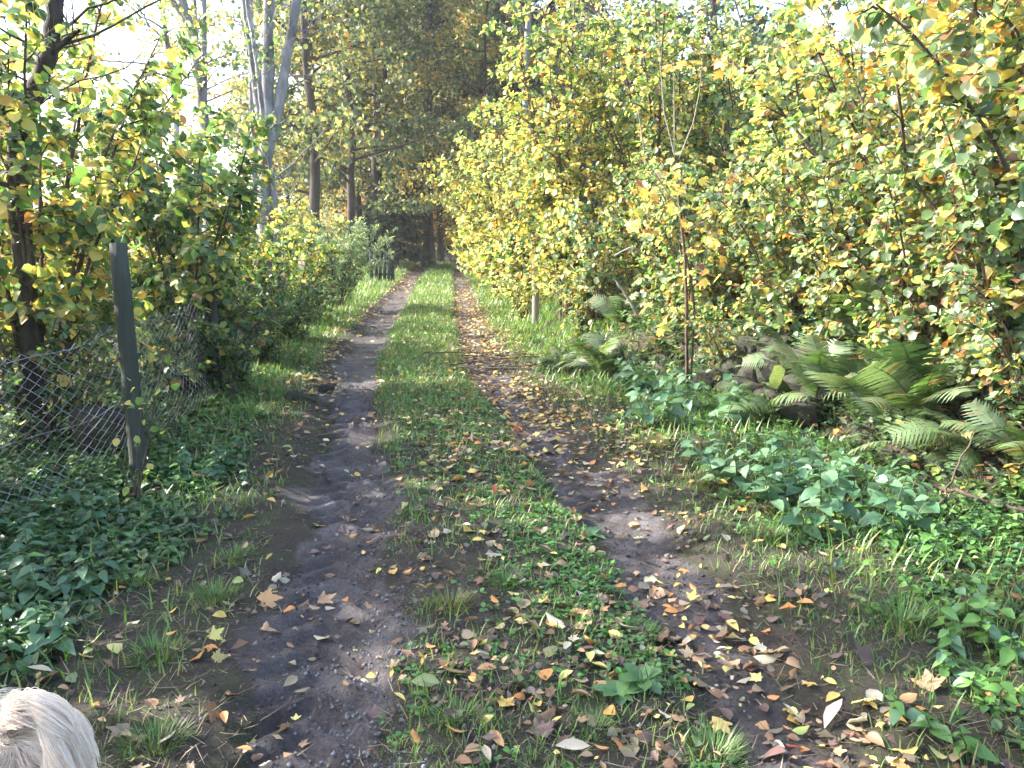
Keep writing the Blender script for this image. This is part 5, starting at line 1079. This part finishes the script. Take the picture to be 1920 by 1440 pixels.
    fl = np.array([-0.75, 0, -0.45]) + nn * np.array([0, 0.5, 0.1]) + clump * 2.0; L = np.where(P0[:, 2] > 0.2, 0.060, 0.04) * (0.7 + 0.5 * r.random(n)); L = np.where(P0[:, 0] > 0.5, L * 0.6, L)
    m = 7; q = np.linspace(0, 1, m); st = nn[:, None] * (0.16 * L[:, None] * np.sin(q * 2.0)[None])[..., None] + nrm(fl)[:, None] * (L[:, None] * (q ** 1.2)[None])[..., None] + np.array([0, 0, -0.5]) * (L[:, None] * (q ** 2)[None])[..., None]
    S1 = P0[:, None] + st
    n2 = 9000; a = r.random(n2) ** 0.9; Q0 = np.stack([np.interp(a, tt, TP[:, k]) for k in range(3)], -1); tg = np.stack([np.interp(a, tt, np.gradient(TP[:, k])) for k in range(3)], -1); tg = nrm(tg); rd = nrm(np.cross(tg, r.normal(0, 1, (n2, 3)))); L2 = (0.07 + 0.06 * a) * (0.7 + 0.5 * r.random(n2))
    cl2 = np.stack([vnoise(a * 22 + rd[:, 0] * 2, rd[:, 1] * 2 + 5, s_) - 0.5 for s_ in (4, 5, 6)], -1)
    st2 = rd[:, None] * (0.26 * L2[:, None] * np.sin(q * 2.2)[None])[..., None] + nrm(tg + cl2 * 0.7)[:, None] * (L2[:, None] * 0.8 * q[None])[..., None] + np.array([0, 0, -0.35]) * (L2[:, None] * (q ** 2)[None])[..., None]
    S2 = Q0[:, None] + rd[:, None] * 0.012 + st2
    for nm, S in (('coat', S1), ('tail_plume', S2)):
        hc = bpy.data.hair_curves.new(nm); hc.add_curves([m] * len(S)); hc.attributes['position'].data.foreach_set('vector', S.astype(np.float32).ravel())
        ra = hc.attributes.get('radius') or hc.attributes.new('radius', 'FLOAT', 'POINT'); ra.data.foreach_set('value', np.tile(np.linspace(0.0009, 0.00025, m), len(S)).astype(np.float32)); hc.materials.append(M['fur']); link(nm, hc, bo if nm == 'coat' else ta)
def fur_mat():
    m, nt, out = new_mat('cream_fur'); p = N(nt, 'ShaderNodeBsdfPrincipled', Roughness=0.5); hi = N(nt, 'ShaderNodeHairInfo'); rp = ramp(nt, [(0, (0.74, 0.58, 0.46)), (0.5, (0.90, 0.79, 0.68)), (1, (0.95, 0.89, 0.81))])
    nt.links.new(hi.outputs['Random'], rp.inputs[0]); nt.links.new(rp.outputs[0], p.inputs['Base Color']); p.inputs['Specular IOR Level'].default_value = 0.3
    t = N(nt, 'ShaderNodeBsdfTranslucent'); nt.links.new(rp.outputs[0], t.inputs[0]); ms = N(nt, 'ShaderNodeMixShader'); ms.inputs[0].default_value = 0.35; nt.links.new(p.outputs[0], ms.inputs[1]); nt.links.new(t.outputs[0], ms.inputs[2]); nt.links.new(ms.outputs[0], out.inputs[0]); return m
M['fur'] = fur_mat(); M['dog_skin'] = rock_mat('dog_skin', [(0.3, (0.55, 0.44, 0.36)), (0.7, (0.72, 0.62, 0.52))], 20, 0.8, 0.2); M['dog_nose'] = rock_mat('dog_nose', [(0.3, (0.01, 0.01, 0.01)), (0.7, (0.03, 0.025, 0.025))], 30, 0.3, 0.2)
dog()

# ------------------------------------------------------------------ thin haze volume added to imitate veiling lens glare
hz, nt, out = new_mat('haze'); pv = N(nt, 'ShaderNodeVolumePrincipled'); pv.inputs['Density'].default_value = 0.0008; pv.inputs['Color'].default_value = (0.93, 0.95, 1.0, 1); pv.inputs['Anisotropy'].default_value = 0.3
nt.links.new(pv.outputs[0], out.inputs['Volume'])
Vb = np.array([(x_, y_, z_) for x_ in (-950, 950) for y_ in (-80, 1560) for z_ in (-12, 24)], float)
tag(link('haze', mesh_np('haze', Vb, [(0, 1, 3, 2), (4, 6, 7, 5), (0, 4, 5, 1), (2, 3, 7, 6), (0, 2, 6, 4), (1, 5, 7, 3)], hz, smooth=False)), 'thin bright haze added to imitate veiling lens glare', 'haze', kind='stuff')
